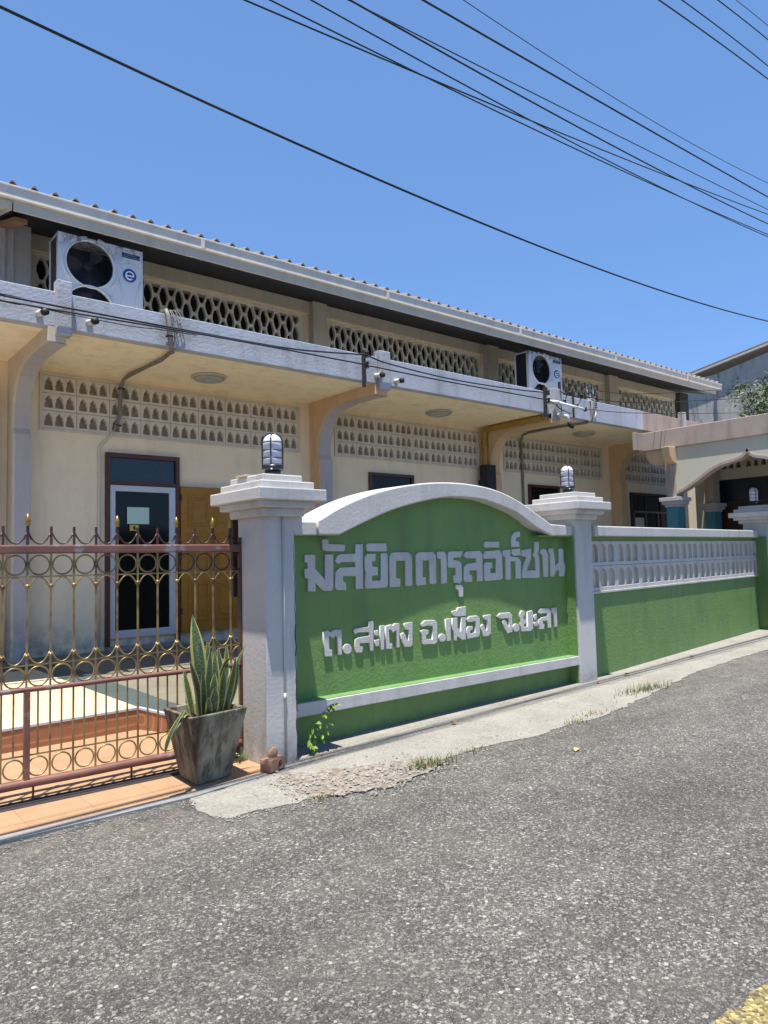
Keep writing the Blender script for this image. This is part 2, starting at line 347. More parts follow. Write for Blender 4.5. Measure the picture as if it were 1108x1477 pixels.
def shape_mesh(outer, holes, depth, bevel=0, T=None):
    """flat outline (with holes) in local x,z, extruded; front at d=0, back at d=depth; T maps (x,d,z) to the world"""
    cu = bpy.data.curves.new('outline', 'CURVE'); cu.dimensions = '2D'; cu.fill_mode = 'BOTH'
    cu.extrude = depth / 2 - bevel; cu.bevel_depth = bevel; cu.bevel_resolution = 1; cu.offset = -bevel
    for pl in [outer] + list(holes):
        sp = cu.splines.new('POLY'); sp.points.add(len(pl) - 1); sp.use_cyclic_u = True
        for q, p in zip(sp.points, pl): q.co = (p[0], p[1], 0, 1)
    ob = bpy.data.objects.new('outline', cu); C.objects.link(ob)
    dg = bpy.context.evaluated_depsgraph_get()
    me = bpy.data.meshes.new_from_object(ob.evaluated_get(dg))
    bpy.data.objects.remove(ob); bpy.data.curves.remove(cu)
    f = T or (lambda x, d, z: (x, d, z))
    for v in me.vertices: v.co = Vector(f(v.co.x, depth / 2 - v.co.z, v.co.y))
    return me
def thing(name, label, cat, loc=(0, 0, 0), group=None):
    o = bpy.data.objects.new(name, None); C.objects.link(o); o.location = loc; o.empty_display_size = .2
    tag(o, label, cat, group); return o
def tag(o, label=None, cat=None, group=None, kind=None):
    if label: o['label'] = label
    if cat: o['category'] = cat
    if group: o['group'] = group
    if kind: o['kind'] = kind
    return o
def copy_tree(o, parent=None):
    c = o.copy(); C.objects.link(c); c.parent = parent
    for ch in list(o.children): copy_tree(ch, c)
    return c
def zg(x): return .012 * max(0.0, x - 3.0)
def sheet(name, pts, off, mat, zf=None, thick=.04, rag=0, cuts=None, kind='structure', parent=None):
    """ground sheet following the slope of the street; pts = outline"""
    out = []
    n = len(pts)
    for i in range(n):
        a = Vector(pts[i]); b_ = Vector(pts[(i + 1) % n]); L = (b_ - a).length
        k = max(1, int(L / .07)) if rag and L < 9 else 1
        for j in range(k):
            p = a.lerp(b_, j / k)
            if rag and j:
                q = noise.noise(Vector((p.x * 9, p.y * 9, 3))) * rag + noise.noise(Vector((p.x * 31, p.y * 31, 7))) * rag * .5
                nn = Vector((-(b_ - a).y, (b_ - a).x)).normalized(); p = p + nn * q
            out.append(p)
    bm = bmesh.new(); vs = [bm.verts.new((p.x, p.y, 0)) for p in out]
    for t_ in tessellate_polygon([[Vector((p.x, p.y, 0)) for p in out]]):
        try: bm.faces.new([vs[i] for i in t_])
        except ValueError: pass
    bmesh.ops.recalc_face_normals(bm, faces=bm.faces[:])
    for x in (cuts if cuts is not None else (3.0, 7.0, 14.0)):
        bmesh.ops.bisect_plane(bm, geom=bm.verts[:] + bm.edges[:] + bm.faces[:], plane_co=(x, 0, 0), plane_no=(1, 0, 0))
    bmesh.ops.triangulate(bm, faces=bm.faces[:])
    zf = zf or (lambda x, y: zg(x))
    for v_ in bm.verts: v_.co.z = zf(v_.co.x, v_.co.y) + off
    bmesh.ops.recalc_face_normals(bm, faces=bm.faces[:])
    if sum(f.normal.z for f in bm.faces) < 0: bmesh.ops.reverse_faces(bm, faces=bm.faces[:])
    r = bmesh.ops.extrude_face_region(bm, geom=bm.faces[:])
    for e in r['geom']:
        if isinstance(e, bmesh.types.BMVert): e.co.z += 0
    # the original faces sink, the extruded copy stays on top
    top = set(e for e in r['geom'] if isinstance(e, bmesh.types.BMVert))
    for v_ in bm.verts:
        if v_ not in top: v_.co.z -= thick
    bmesh.ops.recalc_face_normals(bm, faces=bm.faces[:])
    me = bpy.data.meshes.new(name); bm.to_mesh(me); bm.free()
    o = link_mesh(name, me, mat, parent)
    if kind: o['kind'] = kind
    return o

# ---------------------------------------------------------------- ground
FAR = 400
sheet('ground', [(-FAR, -FAR), (FAR, -FAR), (FAR, FAR), (-FAR, FAR)], -.16, 'soil', zf=lambda x, y: 0, cuts=())
sheet('road', [(-40, -5.5), (90, -5.5), (90, 11), (40, 8.6), (14, 5.35), (11, 5.1), (7, 4.9), (-40, 4.9)], 0, 'asphalt')
sheet('road_marking', [(-40, .55), (60, .55), (60, 1.245)] + [(60 - 4 * i, 1.245) for i in range(1, 25)] + [(-40, 1.245)], .006, 'road_paint', thick=.004, cuts=(3, 7, 14), rag=.03)
EDGE = [(2.133,4.603),(2.071,4.401),(2.074,4.191),(2.134,4.068),(2.323,4.09),(2.581,4.022),(2.738,4.061),(2.935,3.99),(3.279,3.978),(3.666,4.05),(4.01,4.113),(4.397,4.115),(4.821,4.045),(5.322,4.074),(5.922,4.061),(6.49,4.168),(7.137,4.29),(8.604,4.608),(9.736,4.726),(11.209,4.84)]
sheet('pavement', EDGE + [(14, 5.1), (40, 8.3), (40, 9.6), (14.2, 6.35), (7.4, 5.5), (3.12, 5.3), (2.95, 4.86), (2.86, 4.80), (2.70, 4.69), (2.45, 4.655)], .008, 'pavement', rag=.05, cuts=(3.0, 4.2, 5.6, 7.0, 14.0))
sheet('pavement_edge', [(2.86, 4.70), (2.96, 4.5), (3.19, 4.5), (3.455, 4.35), (3.80, 4.24), (3.84, 4.0), (3.6, 3.93), (3.16, 3.86), (2.82, 3.99), (2.70, 4.16), (2.72, 4.45)], .0115, 'rubble', rag=.11, thick=.005, cuts=(3.0,))
sheet('kerb', [(-14, 4.585), (2.15, 4.585), (2.45, 4.64), (2.76, 4.69), (2.76, 4.745), (2.45, 4.715), (2.15, 4.68), (-14, 4.68)], .016, 'kerb_paint', rag=.006, thick=.09, cuts=())
sheet('forecourt_tiles', [(-14, 4.675), (2.15, 4.675), (2.45, 4.712), (2.76, 4.742), (2.90, 4.83), (2.90, 6.6), (2.664, 6.86), (-14, 5.86)], .008, 'tile_peach', cuts=())
zt = lambda x, y: .205 + .09 * (y - 6.85)
front = [(-14, 5.75), (1.481, 6.776), (2.664, 6.849), (2.80, 6.50), (2.98, 5.9), (3.05, 5.62)]
sheet('yard_floor', front + [(7.3, 5.75), (13.9, 6.5), (22, 7.5), (22, 9.7), (-14, 9.7)], 0, 'yard_floor', zf=zt, thick=.5, cuts=())
sheet('yard_tiles', [(-14, 5.755), (1.481, 6.781), (2.660, 6.854), (2.295, 8.94), (-14, 8.94)], .004, 'tile_sand', zf=zt, thick=.003, cuts=())
sheet('yard_border', [(2.664, 6.854), (2.80, 6.51), (2.98, 5.9), (3.30, 5.9), (3.12, 6.51), (2.98, 6.87), (2.60, 9.25), (-14, 9.25), (-14, 8.945), (2.30, 8.945)], .004, 'tile_dark', zf=zt, thick=.003, cuts=())
ri = MB()
for a, b_ in zip(front[:-1], front[1:]):
    d = Vector((b_[0] - a[0], b_[1] - a[1])).normalized(); nn = Vector((d.y, -d.x)) * .012
    za, zb = zt(*a) - .012, zt(*b_) - .012
    ri.hexa([(a[0] + nn.x, a[1] + nn.y, -.02), (b_[0] + nn.x, b_[1] + nn.y, -.02), (b_[0], b_[1], -.02), (a[0], a[1], -.02),
             (a[0] + nn.x, a[1] + nn.y, za), (b_[0] + nn.x, b_[1] + nn.y, zb), (b_[0], b_[1], zb), (a[0], a[1], za)])
o = part('yard_step', ri, 'riser_tile'); o['kind'] = 'structure'
ri = MB()
for a, b_ in zip(front[:-1], front[1:]):
    d = Vector((b_[0] - a[0], b_[1] - a[1])).normalized(); nn = Vector((d.y, -d.x)) * .018
    za, zb = zt(*a), zt(*b_)
    ri.hexa([(a[0] + nn.x, a[1] + nn.y, za - .012), (b_[0] + nn.x, b_[1] + nn.y, zb - .012), (b_[0] - nn.x, b_[1] - nn.y, zb - .012), (a[0] - nn.x, a[1] - nn.y, za - .012),
             (a[0] + nn.x, a[1] + nn.y, za + .007), (b_[0] + nn.x, b_[1] + nn.y, zb + .007), (b_[0] - nn.x, b_[1] - nn.y, zb + .007), (a[0] - nn.x, a[1] - nn.y, za + .007)])
o = part('step_edging', ri, 'aluminium'); o['kind'] = 'structure'

# ---------------------------------------------------------------- the mosque building
WY = 9.6
B = thing('mosque_building', 'long cream building with vented walls, concrete canopy and corrugated roof behind the green boundary walls', 'building', (2, WY, 0))
LB = [(2.52, 6.26, 9), (6.98, 10.32, 8), (11.06, 14.34, 8), (15.12, 18.03, 7)]           # lower vent bays
UB = [(2.40, 6.42), (6.86, 10.46), (10.94, 14.52), (15.06, 17.66)]                        # upper lattice bays
holes = [[(a, 3.245), (b_, 3.245), (b_, 3.915), (a, 3.915)] for a, b_, n in LB] + [[(a, 4.55), (b_, 4.55), (b_, 5.43), (a, 5.43)] for a, b_ in UB]
me = shape_mesh([(-9, .05), (18.1, .05), (18.1, 5.66), (-9, 5.66)], holes, .22, 0, lambda x, d, z: (x, WY + d, z))
link_mesh('wall', me, 'cream_wall', B)
# vent blocks: three trefoil-headed openings each
def trefoil(cx, z0, w=.050, h=.158):
    half = [(w, 0), (w, .055), (w * .93, .068), (w * .72, .075), (w * .80, .088), (w * .82, .103), (w * .62, .122), (w * .3, .136), (.006, h)]
    return [(cx + x, z0 + z) for x, z in half] + [(cx - x, z0 + z) for x, z in half[::-1]]
for (a, b_, n) in LB:
    bw = (b_ - a) / n; bh = .67 / 3
    blk = shape_mesh([(.0025, .0025), (bw - .0025, .0025), (bw - .0025, bh - .0025), (.0025, bh - .0025)],
                     [trefoil(bw * .5 + (k - 1) * bw * .305, .036) for k in range(3)], .085, .0015, lambda x, d, z: (x, d, z))
    vs = [v.co.copy() for v in blk.vertices]; fs = [tuple(p.vertices) for p in blk.polygons]
    bpy.data.meshes.remove(blk); mb = MB()
    for i in range(n):
        for j in range(3):
            dd = random.uniform(-.0025, .0025)
            mb.add([(a + i * bw + v.x, WY - .006 + v.y + dd, 3.245 + j * bh + v.z) for v in vs], fs)
    me = bpy.data.meshes.new('vent_panel'); me.from_pydata(mb.v, [], mb.f); me.update()
    vp = link_mesh('vent_panel', me, 'vent_paint', B)
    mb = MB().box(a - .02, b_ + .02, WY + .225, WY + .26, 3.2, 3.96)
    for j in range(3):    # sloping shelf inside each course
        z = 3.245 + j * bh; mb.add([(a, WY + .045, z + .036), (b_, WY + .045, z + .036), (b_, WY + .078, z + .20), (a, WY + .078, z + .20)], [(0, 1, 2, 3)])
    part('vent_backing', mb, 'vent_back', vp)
    mb = MB()
    for (x0, x1, z0, z1) in ((a - .03, b_ + .03, 3.915, 3.94), (a - .03, b_ + .03, 3.22, 3.245), (a - .03, a, 3.245, 3.915), (b_, b_ + .03, 3.245, 3.915)):
        mb.box(x0, x1, WY - .018, WY + .001, z0, z1)
    part('vent_surround', mb, 'vent_paint', vp, .003)
# upper lattice: staggered long hexagons
def hexh(cx, cz, w=.060, h=.132, top=5.405, bot=4.575):
    p = [(cx, cz - h), (cx + w * .42, cz - h + .003), (cx + w, cz - .032), (cx + w, cz + .032), (cx + w * .42, cz + h - .003), (cx, cz + h), (cx - w * .42, cz + h - .003), (cx - w, cz + .032), (cx - w, cz - .032), (cx - w * .42, cz - h + .003)]
    q = [(x, min(max(z, bot), top)) for x, z in p]
    r = []
    for t in q:
        if not r or (abs(t[0] - r[-1][0]) + abs(t[1] - r[-1][1])) > .004: r.append(t)
    return r
for (a, b_) in UB:
    hs = []; k = 0; x = a + .115
    while x < b_ - .06:
        for j in range(4):
            cz = 5.25 - .307 * j - (.0 if k % 2 == 0 else -.1535)
            if cz + .138 > 4.64 and cz - .138 < 5.36: hs.append(hexh(x, cz))
        x += .1138; k += 1
    me = shape_mesh([(a - .001, 4.549), (b_ + .001, 4.549), (b_ + .001, 5.431), (a - .001, 5.431)], hs, .06, .0015, lambda x, d, z: (x, WY + .03 + d, z))
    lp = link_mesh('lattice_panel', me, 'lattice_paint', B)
    part('lattice_shade_sheet', MB().box(a - .05, b_ + .05, WY + .5, WY + .53, 4.4, 5.6), 'dark_soffit', lp)  # dark sheet standing in for the unlit interior behind the openings
# ceiling beam and pilasters above the canopy
part('beam', MB().box(2.3, 17.7, WY - .035, WY, 5.47, 5.66), 'board', B, .006)
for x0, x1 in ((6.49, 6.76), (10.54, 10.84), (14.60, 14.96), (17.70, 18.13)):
    part('pilaster', MB().box(x0, x1, WY - .14, WY + .01, 4.1, 5.64), 'board' if x0 < 17 else 'dark_wall', B, .006)
mb = MB().box(-9, 2.30, WY - .34, WY + .01, 4.1, 5.62)
for x in (1.99, 2.08): mb.box(x, x + .03, WY - .365, WY - .33, 4.1, 5.62)
part('pilaster', mb, 'grey_paint', B, .006)
# lower pilasters with brackets that curve out under the canopy
prof = [(9.6, .3), (9.33, .3), (9.33, 3.10), (9.37, 3.17), (9.37, 3.30), (9.345, 3.46), (9.27, 3.62), (9.14, 3.76), (8.95, 3.84), (8.65, 3.875), (8.2, 3.87), (7.93, 3.85), (7.93, 4.03), (9.6, 4.03)]
for i, (x0, x1, m_) in enumerate(((2.135, 2.315, 'beige_paint'), (6.47, 6.69, 'tan_paint'), (10.42, 10.66, 'tan_paint'), (14.66, 14.92, 'tan_paint'))):
    mb = MB().prism(prof, lambda a, b_: (x0, a, b_), lambda a, b_: (x1, a, b_))
    br = part('bracket', mb, m_, B, .008)
    br['label'] = ['grey lilac bracket at the left of the door', 'tan bracket between the door bay and the first window', 'tan bracket beside the yellow pipe', 'tan bracket nearest the porch'][i]
    if i in (0, 1):
        mb = MB().prism([(a - .006 if b_ < 3.9 else a, b_ - (.006 if a < 9.2 and b_ > 3.5 else 0)) for a, b_ in prof[1:12]] + [(9.0, 3.95), (9.45, 3.6), (9.45, .3)], lambda a, b_: (x0 + .03, a, b_), lambda a, b_: (x1 + .02, a, b_))
        part('edge_band', mb, 'lilac_paint', br, .004)
part('pilaster', MB().box(-9, 2.03, WY - .10, WY + .01, .3, 3.68).box(1.93, 1.99, WY - .13, WY - .09, .3, 3.68), 'lilac_paint', B, .006)
# canopy
cp = part('canopy', MB().box(-9, 16.4, 8.06, WY, 4.02, 4.12), 'cream_soffit', B)
part('canopy_edge', MB().box(-9, 13.354, 7.93, 8.058, 4.008, 4.388), 'grey_paint', cp, .008)
part('canopy_edge', MB().box(13.358, 16.4, 7.93, 8.058, 4.008, 4.388), 'peach_paint', cp, .008)
for x0, x1, z1, m_ in ((2.205, 2.36, 4.50, 'grey_paint'), (6.51, 6.71, 4.475, 'grey_paint'), (10.42, 10.62, 4.46, 'grey_paint'), (14.82, 14.95, 4.53, 'peach_paint')):
    part('canopy_block', MB().box(x0, x1, 7.865, 7.99, 3.925, z1), 'stained_paint', cp, .01)
for x0, z in ((2.062, 4.118), (2.562, 4.119), (6.50, 4.115), (6.86, 4.085)):     # weep pipes
    s_ = part('drain_spout', MB().tube([(x0 - .02, 7.95, z), (x0 + .01, 7.84, z - .004)], .034, 14), 'pvc', B)
    part('spout_mouth', MB().tube([(x0 + .01, 7.842, z - .004), (x0 + .022, 7.80, z - .006)], .037, 14), 'black_rubber', s_)
# roof: rounded corrugated sheets over the wall, box gutter and fascia board in front
GY = 8.15; pitch = .213; sl = .27
mb = MB(); xs = []; k = 0
x = -9.0
prof_x = []
nper = int((17.3 + 9.0) / pitch)
for i in range(nper):
    xb = -9.0 + 1.907 % pitch + i * pitch
    for t in (-.5, -.32, -.27, -.22, -.14, -.05, .05, .14, .22, .27, .32):
        h = .100 * math.cos(t / .29 * math.pi / 2) ** .8 if abs(t) < .29 else 0
        prof_x.append((xb + t * pitch, h))
def rz(y): return 5.472 + sl * (y - GY)
ys = [8.20, 9.6, 11.5, 13.6]
top = [[(x_, y, rz(y) + h) for x_, h in prof_x] for y in ys]
bot = [[(x_, y, rz(y) + h - .016) for x_, h in prof_x] for y in ys]
n = len(prof_x); vs = [v for r_ in top for v in r_] + [v for r_ in bot for v in r_]; fs = []
for j in range(3):
    for i in range(n - 1):
        fs.append((j * n + i, j * n + i + 1, (j + 1) * n + i + 1, (j + 1) * n + i))
        o_ = 4 * n; fs.append((o_ + j * n + i, o_ + (j + 1) * n + i, o_ + (j + 1) * n + i + 1, o_ + j * n + i + 1))
for i in range(n - 1): fs.append((i, 4 * n + i, 4 * n + i + 1, i + 1))
mb.add(vs, fs)
rf = part('roof', mb, 'roof_tile', B)
mb = MB().add([(-9, 13.6, rz(13.6) + .05), (17.3, 13.6, rz(13.6) + .05), (17.3, 19, rz(13.6) - 1.4), (-9, 19, rz(13.6) - 1.4)], [(0, 1, 2, 3)])
part('rear_slope', mb, 'roof_tile', rf)
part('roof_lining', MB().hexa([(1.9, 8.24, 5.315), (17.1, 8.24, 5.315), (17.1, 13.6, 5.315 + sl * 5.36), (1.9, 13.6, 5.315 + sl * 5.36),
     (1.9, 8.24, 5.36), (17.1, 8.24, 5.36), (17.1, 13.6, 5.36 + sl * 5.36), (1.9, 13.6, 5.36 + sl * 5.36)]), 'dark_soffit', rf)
part('roof_shade_slab', MB().hexa([(17.28, 9.0, 5.56), (18.3, 9.0, 5.56), (18.3, 13.6, 5.56 + sl * 4.6), (17.28, 13.6, 5.56 + sl * 4.6), (17.28, 9.0, 5.70), (18.3, 9.0, 5.70), (18.3, 13.6, 5.70 + sl * 4.6), (17.28, 13.6, 5.70 + sl * 4.6)]), 'roof_tile', rf)  # slab added past the gutter end to shade the end pilaster
gt = part('gutter', MB().box(-9, 17.22, GY, GY + .14, 5.378, 5.492).box(-9, 17.23, GY - .012, GY + .012, 5.485, 5.508).box(-9, 17.235, GY - .008, GY + .05, 5.366, 5.380), 'gutter_metal', B, .004)
for x in (3.95, 6.9, 9.9, 12.8, 15.6): part('gutter_joint', MB().box(x, x + .05, GY - .016, GY, 5.372, 5.50), 'gutter_metal', gt, .003)
part('fascia_board', MB().box(1.86, 17.0, GY + .03, GY + .06, 5.255, 5.377), 'board', B, .003)
mb = MB().hexa([(-9, 8.2, 5.27), (1.85, 8.2, 5.27), (1.85, 9.3, 5.56), (-9, 9.3, 5.56), (-9, 8.2, 5.36), (1.85, 8.2, 5.36), (1.85, 9.3, 5.66), (-9, 9.3, 5.66)])
for x in (.9, 1.35, 1.8): mb.hexa([(x, 8.21, 5.262), (x + .05, 8.21, 5.262), (x + .05, 9.29, 5.553), (x, 9.29, 5.553), (x, 8.21, 5.272), (x + .05, 8.21, 5.272), (x + .05, 9.29, 5.563), (x, 9.29, 5.563)])
part('eave_boards', mb, 'board', B, .003)
part('rafter', MB().hexa([(1.93, 8.45, 5.26), (2.06, 8.45, 5.26), (2.06, 9.25, 5.50), (1.93, 9.25, 5.50), (1.93, 8.45, 5.31), (2.06, 8.45, 5.31), (2.06, 9.25, 5.55), (1.93, 9.25, 5.55)]), 'brick_clay', B)
# entrance
dr = B
mb = MB()
for q in ((3.29, 3.345, .50, 3.00), (4.235, 4.29, .50, 3.00), (3.345, 4.235, 2.94, 3.00), (3.345, 4.235, 2.585, 2.635)): mb.box(q[0], q[1], WY - .06, WY + .0, q[2], q[3])
part('door_frame', mb, 'red_wood', dr, .004)
tr = part('transom_pane', MB().box(3.346, 4.234, WY - .02, WY - .004, 2.636, 2.939), 'navy_glass', dr)
mb = MB()
for q in ((3.346, 3.415, .60, 2.58), (4.145, 4.234, .60, 2.58), (3.415, 4.145, 2.50, 2.58), (3.415, 4.145, .60, .70)): mb.box(q[0], q[1], WY - .045, WY - .005, q[2], q[3])
leaf = part('door_leaf', mb, 'aluminium', dr, .004); leaf['label'] = 'glass door leaf in a white aluminium frame'
part('glass', MB().box(3.414, 4.146, WY - .022, WY - .012, .69, 2.51), 'dark_glass', leaf)
part('threshold', MB().box(3.29, 4.30, WY - .14, WY, .44, .50), 'kerb_paint', dr, .006)
part('notice', MB().box(3.565, 3.86, WY - .048, WY - .0455, 2.075, 2.295), 'paper', leaf)
nt_ = part('door_sticker', MB().box(3.60, 3.72, WY - .048, WY - .0455, 1.985, 2.062), 'sticker', leaf)
part('sticker_print', MB().box(3.645, 3.675, WY - .0505, WY - .0482, 2.0, 2.045).box(3.68, 3.705, WY - .0505, WY - .0482, 2.0, 2.025), 'ink', leaf)
part('door_handle', MB().box(3.43, 3.445, WY - .075, WY - .045, 1.45, 1.75), 'aluminium', leaf, .004)
# two faint lines of blue lettering on the transom
random.seed(11)
for z0, xa, xb in ((2.845, 3.55, 4.06), (2.725, 3.53, 4.08)):
    x = xb; mb = MB()
    while x > xa:
        w = random.uniform(.03, .055); h = random.choice((.015, .02, .045, .03))
        pts = [(x - w * t, WY - .0225, z0 + h * math.sin(t * math.pi) ** 2 - (.012 if random.random() < .3 else 0) * math.sin(t * 6.28)) for t in (0, .15, .3, .45, .6, .75, .9, 1)]
        mb.tube(pts, .0028, 5)
        if random.random() < .5: mb.box(x - w * .6, x - w * .4, WY - .0245, WY - .0205, z0 - .022, z0 - .015)
        x -= w * .96 + (.012 if random.random() < .22 else 0)
    part('transom_lettering', mb, 'blue_ink', tr)
# yellow panelled leaf folded back against the wall
mb = MB().box(4.30, 5.20, WY - .075, WY - .035, .62, 2.60)
yl = part('door_leaf', mb, 'yellow_wood', dr, .004); yl['label'] = 'yellow panelled wooden leaf folded back against the wall'
mb = MB()
for (x0, x1) in ((4.40, 4.71), (4.79, 5.10)):
    for (z0, z1) in ((.76, 1.28), (1.40, 1.95), (2.06, 2.48)):
        for q in ((x0, x1, z0, z0 + .03), (x0, x1, z1 - .03, z1), (x0, x0 + .03, z0 + .03, z1 - .03), (x1 - .03, x1, z0 + .03, z1 - .03)): mb.box(q[0], q[1], WY - .087, WY - .0755, q[2], q[3])
        mb.box(x0 + .07, x1 - .07, WY - .084, WY - .0755, z0 + .07, z1 - .07)
part('door_moulding', mb, 'yellow_wood', yl, .004)
for z in (.85, 1.6, 2.4): part('hinge', MB().box(4.285, 4.31, WY - .08, WY - .06, z, z + .09), 'dark_rail', yl)
def window(x0, x1, z0, z1, mull=(), frame='red_wood'):
    mb = MB()
    for q in ((x0, x0 + .055, z0, z1), (x1 - .055, x1, z0, z1), (x0 + .055, x1 - .055, z1 - .055, z1), (x0 + .055, x1 - .055, z0, z0 + .055)): mb.box(q[0], q[1], WY - .05, WY, q[2], q[3])
    for m_ in mull: mb.box(m_ - .02, m_ + .02, WY - .04, WY, z0 + .055, z1 - .055)
    w = part('window', mb, frame, B, .004)
    part('pane', MB().box(x0 + .05, x1 - .05, WY - .018, WY - .006, z0 + .05, z1 - .05), 'dark_glass', w); return w
window(7.635, 8.627, 1.5, 3.0); window(11.746, 12.739, 1.5, 3.0)
w = window(15.42, 17.5, .8, 2.99, (16.05, 16.7), 'dark_rail')
mb = MB().box(15.5, 17.42, WY - .055, WY - .02, 2.52, 2.56)
for x in (15.5, 16.0, 16.55): mb.box(x, x + .035, WY - .055, WY - .02, .9, 2.52)
part('sliding_sash', mb, 'steel', w)
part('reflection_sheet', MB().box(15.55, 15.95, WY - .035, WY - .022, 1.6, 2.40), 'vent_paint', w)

# things fixed to the building
yp = thing('drain_pipe', 'yellow painted pipe running under the canopy and down the wall beside a tan bracket', 'pipe', (10.3, 9.4, 3))
part('pipe', MB().tube([(10.36, 7.98, 3.965), (10.36, 8.5, 3.968), (10.36, 9.2, 3.968), (10.36, 9.38, 3.955), (10.36, 9.45, 3.90), (10.36, 9.46, 3.78), (10.36, 9.46, 2.0), (10.36, 9.46, .46)], .052, 12), 'yellow_pipe', yp)
part('pipe_collar', MB().tube([(10.36, 9.46, 3.60), (10.36, 9.46, 3.66)], .06, 12), 'yellow_pipe', yp); part('pipe_collar', MB().tube([(10.36, 8.0, 3.965), (10.36, 8.06, 3.965)], .06, 12), 'yellow_pipe', yp)
mbx = thing('loudspeaker', 'tall black box speaker fixed to the wall below the yellow pipe', 'speaker', (10.3, 9.45, 2.5))
part('cabinet', MB().box(10.235, 10.475, 9.30, 9.50, 2.55, 3.27), 'black_rubber', mbx, .008); part('mounting', MB().box(10.30, 10.40, 9.50, 9.6, 2.8, 3.0), 'dark_rail', mbx)
def conduit(name, label, pts, r, mat='grey_conduit', clips=()):
    rc = max(r) if isinstance(r, list) else r
    t = thing(name, label, 'conduit', pts[-1]); part('tube', MB().tube(pts, r, 10), mat, t)
    if clips:
        for c in clips: part('clip', MB().box(c[0] - rc * 1.3, c[0] + rc * 1.3, c[1] - rc * 1.1, c[1] + rc * 1.1, c[2] - .008, c[2] + .008), 'dark_rail', t)
    return t
conduit('pipe_conduit', 'taped grey pipe dropping over the canopy edge down to the wall above the entrance door',
        [(3.40, 8.02, 4.43), (3.41, 7.93, 4.43), (3.42, 7.90, 4.36), (3.44, 7.895, 4.15), (3.46, 7.895, 4.0), (3.485, 7.93, 3.955), (3.50, 8.02, 3.975), (3.545, 8.4, 3.98), (3.53, 8.85, 3.985), (3.50, 9.3, 3.98), (3.49, 9.47, 3.96), (3.485, 9.54, 3.90), (3.475, 9.55, 3.75), (3.47, 9.55, 3.5), (3.43, 9.555, 3.36), (3.40, 9.56, 3.29)],
        [.024, .024, .028, .028, .022, .024, .021, .024, .021, .026, .022, .024, .027, .024, .024, .018], clips=((3.43, 7.89, 4.12), (3.45, 9.55, 3.36), (3.485, 9.55, 3.85)))
conduit('wall_conduit', 'thin white conduit running down the wall beside the door frame', [(3.40, 9.575, 3.29), (3.36, 9.58, 3.22), (3.25, 9.585, 3.11), (3.215, 9.585, 3.05), (3.213, 9.585, 2.2), (3.213, 9.585, .52)], .018, 'vent_paint')
conduit('pipe_conduit', 'grey pipe bending under the canopy to the right of the insulator cluster', [(11.60, 8.0, 4.42), (11.585, 7.90, 4.36), (11.57, 7.89, 4.12), (11.55, 7.90, 3.99), (11.52, 8.0, 3.975), (11.49, 8.3, 3.98), (11.46, 8.8, 3.985), (11.47, 9.3, 3.985), (11.50, 9.48, 3.96), (11.53, 9.55, 3.84), (11.56, 9.56, 3.5), (11.57, 9.57, 3.12), (11.57, 9.575, 1.5)], .026)
t = conduit('striped_cable', 'black and white banded cable hanging over the canopy edge', [(11.62, 7.95, 4.43), (11.66, 7.885, 4.42), (11.67, 7.87, 4.25), (11.66, 7.87, 4.12), (11.60, 7.87, 4.03)], .02, 'pvc')
mb = MB()
for z in (4.40, 4.36, 4.32, 4.28, 4.24, 4.20, 4.16): mb.tube([(11.668, 7.872, z), (11.668, 7.872, z + .02)], .024, 10)
part('band', mb, 'black_rubber', t)
t = thing('cable_tangle', 'loose grey wires bunched over the canopy edge right of the larger air conditioner view', 'cable', (3.5, 7.9, 4.2)); 
t['label'] = 'loose bunch of thin grey wires hooked over the canopy edge'
mb = MB()
for dx, e in ((.05, 4.02), (.07, 4.3), (.11, 4.16), (.0, 4.22), (.14, 4.28)):
    mb.tube([(3.36 + dx * .3, 8.03, 4.40), (3.40 + dx, 7.93, 4.43 + dx * .2), (3.43 + dx * 1.2, 7.895, 4.34), (3.45 + dx * .9, 7.89, (4.34 + e) / 2), (3.46 + dx * .5, 7.89, e)], .006, 6)
part('wires', mb, 'grey_conduit', t)
def ceiling_light(x, y, label):
    t = thing('ceiling_light', label, 'ceiling light', (x, y, 4.02), 'round ceiling lights under the canopy')
    part('rim', MB().lathe([(.0, 0), (.225, 0), (.235, -.012), (.225, -.026), (.0, -.026)], (x, y, 4.019), 28), 'board', t)
    part('glass_bowl', MB().lathe([(.0, -.026), (.20, -.026), (.19, -.05), (.14, -.062), (.13, -.058), (.10, -.075), (.05, -.085), (.0, -.088)], (x, y, 4.019), 28), 'glass_bowl', t)
ceiling_light(4.43, 8.93, 'round glass ceiling light under the canopy in the entrance door bay')
ceiling_light(8.67, 8.93, 'round glass ceiling light under the canopy above the first window')
ceiling_light(12.62, 8.82, 'round glass ceiling light under the canopy nearest the porch')

# ---------------------------------------------------------------- air conditioners
AX = 2.33; AYf = 8.30; AZ0 = 4.13
ac = thing('air_conditioner', 'white twin-fan air conditioner with sooty top edge, near the left end of the canopy', 'air conditioner', (AX + .48, AYf + .16, 4.12), 'twin fan units standing on the canopy')
c1 = (AX + .35, 4.913); c2 = (AX + .35, 4.395); Rf = .258
circ = lambda c, r, n=40: [(c[0] + r * math.cos(2 * math.pi * k / n), c[1] + r * math.sin(2 * math.pi * k / n)) for k in range(n)]
me = shape_mesh([(AX, AZ0), (AX + .955, AZ0), (AX + .955, 5.21), (AX, 5.21)], [circ(c1, Rf), circ(c2, Rf)], .03, .006, lambda x, d, z: (x, AYf + d, z))
fp = link_mesh('front_panel', me, 'ac_paint', ac)
mb = MB().box(AX + .003, AX + .952, AYf + .028, AYf + .33, 5.185, 5.208).box(AX + .003, AX + .952, AYf + .028, AYf + .33, AZ0, AZ0 + .02)
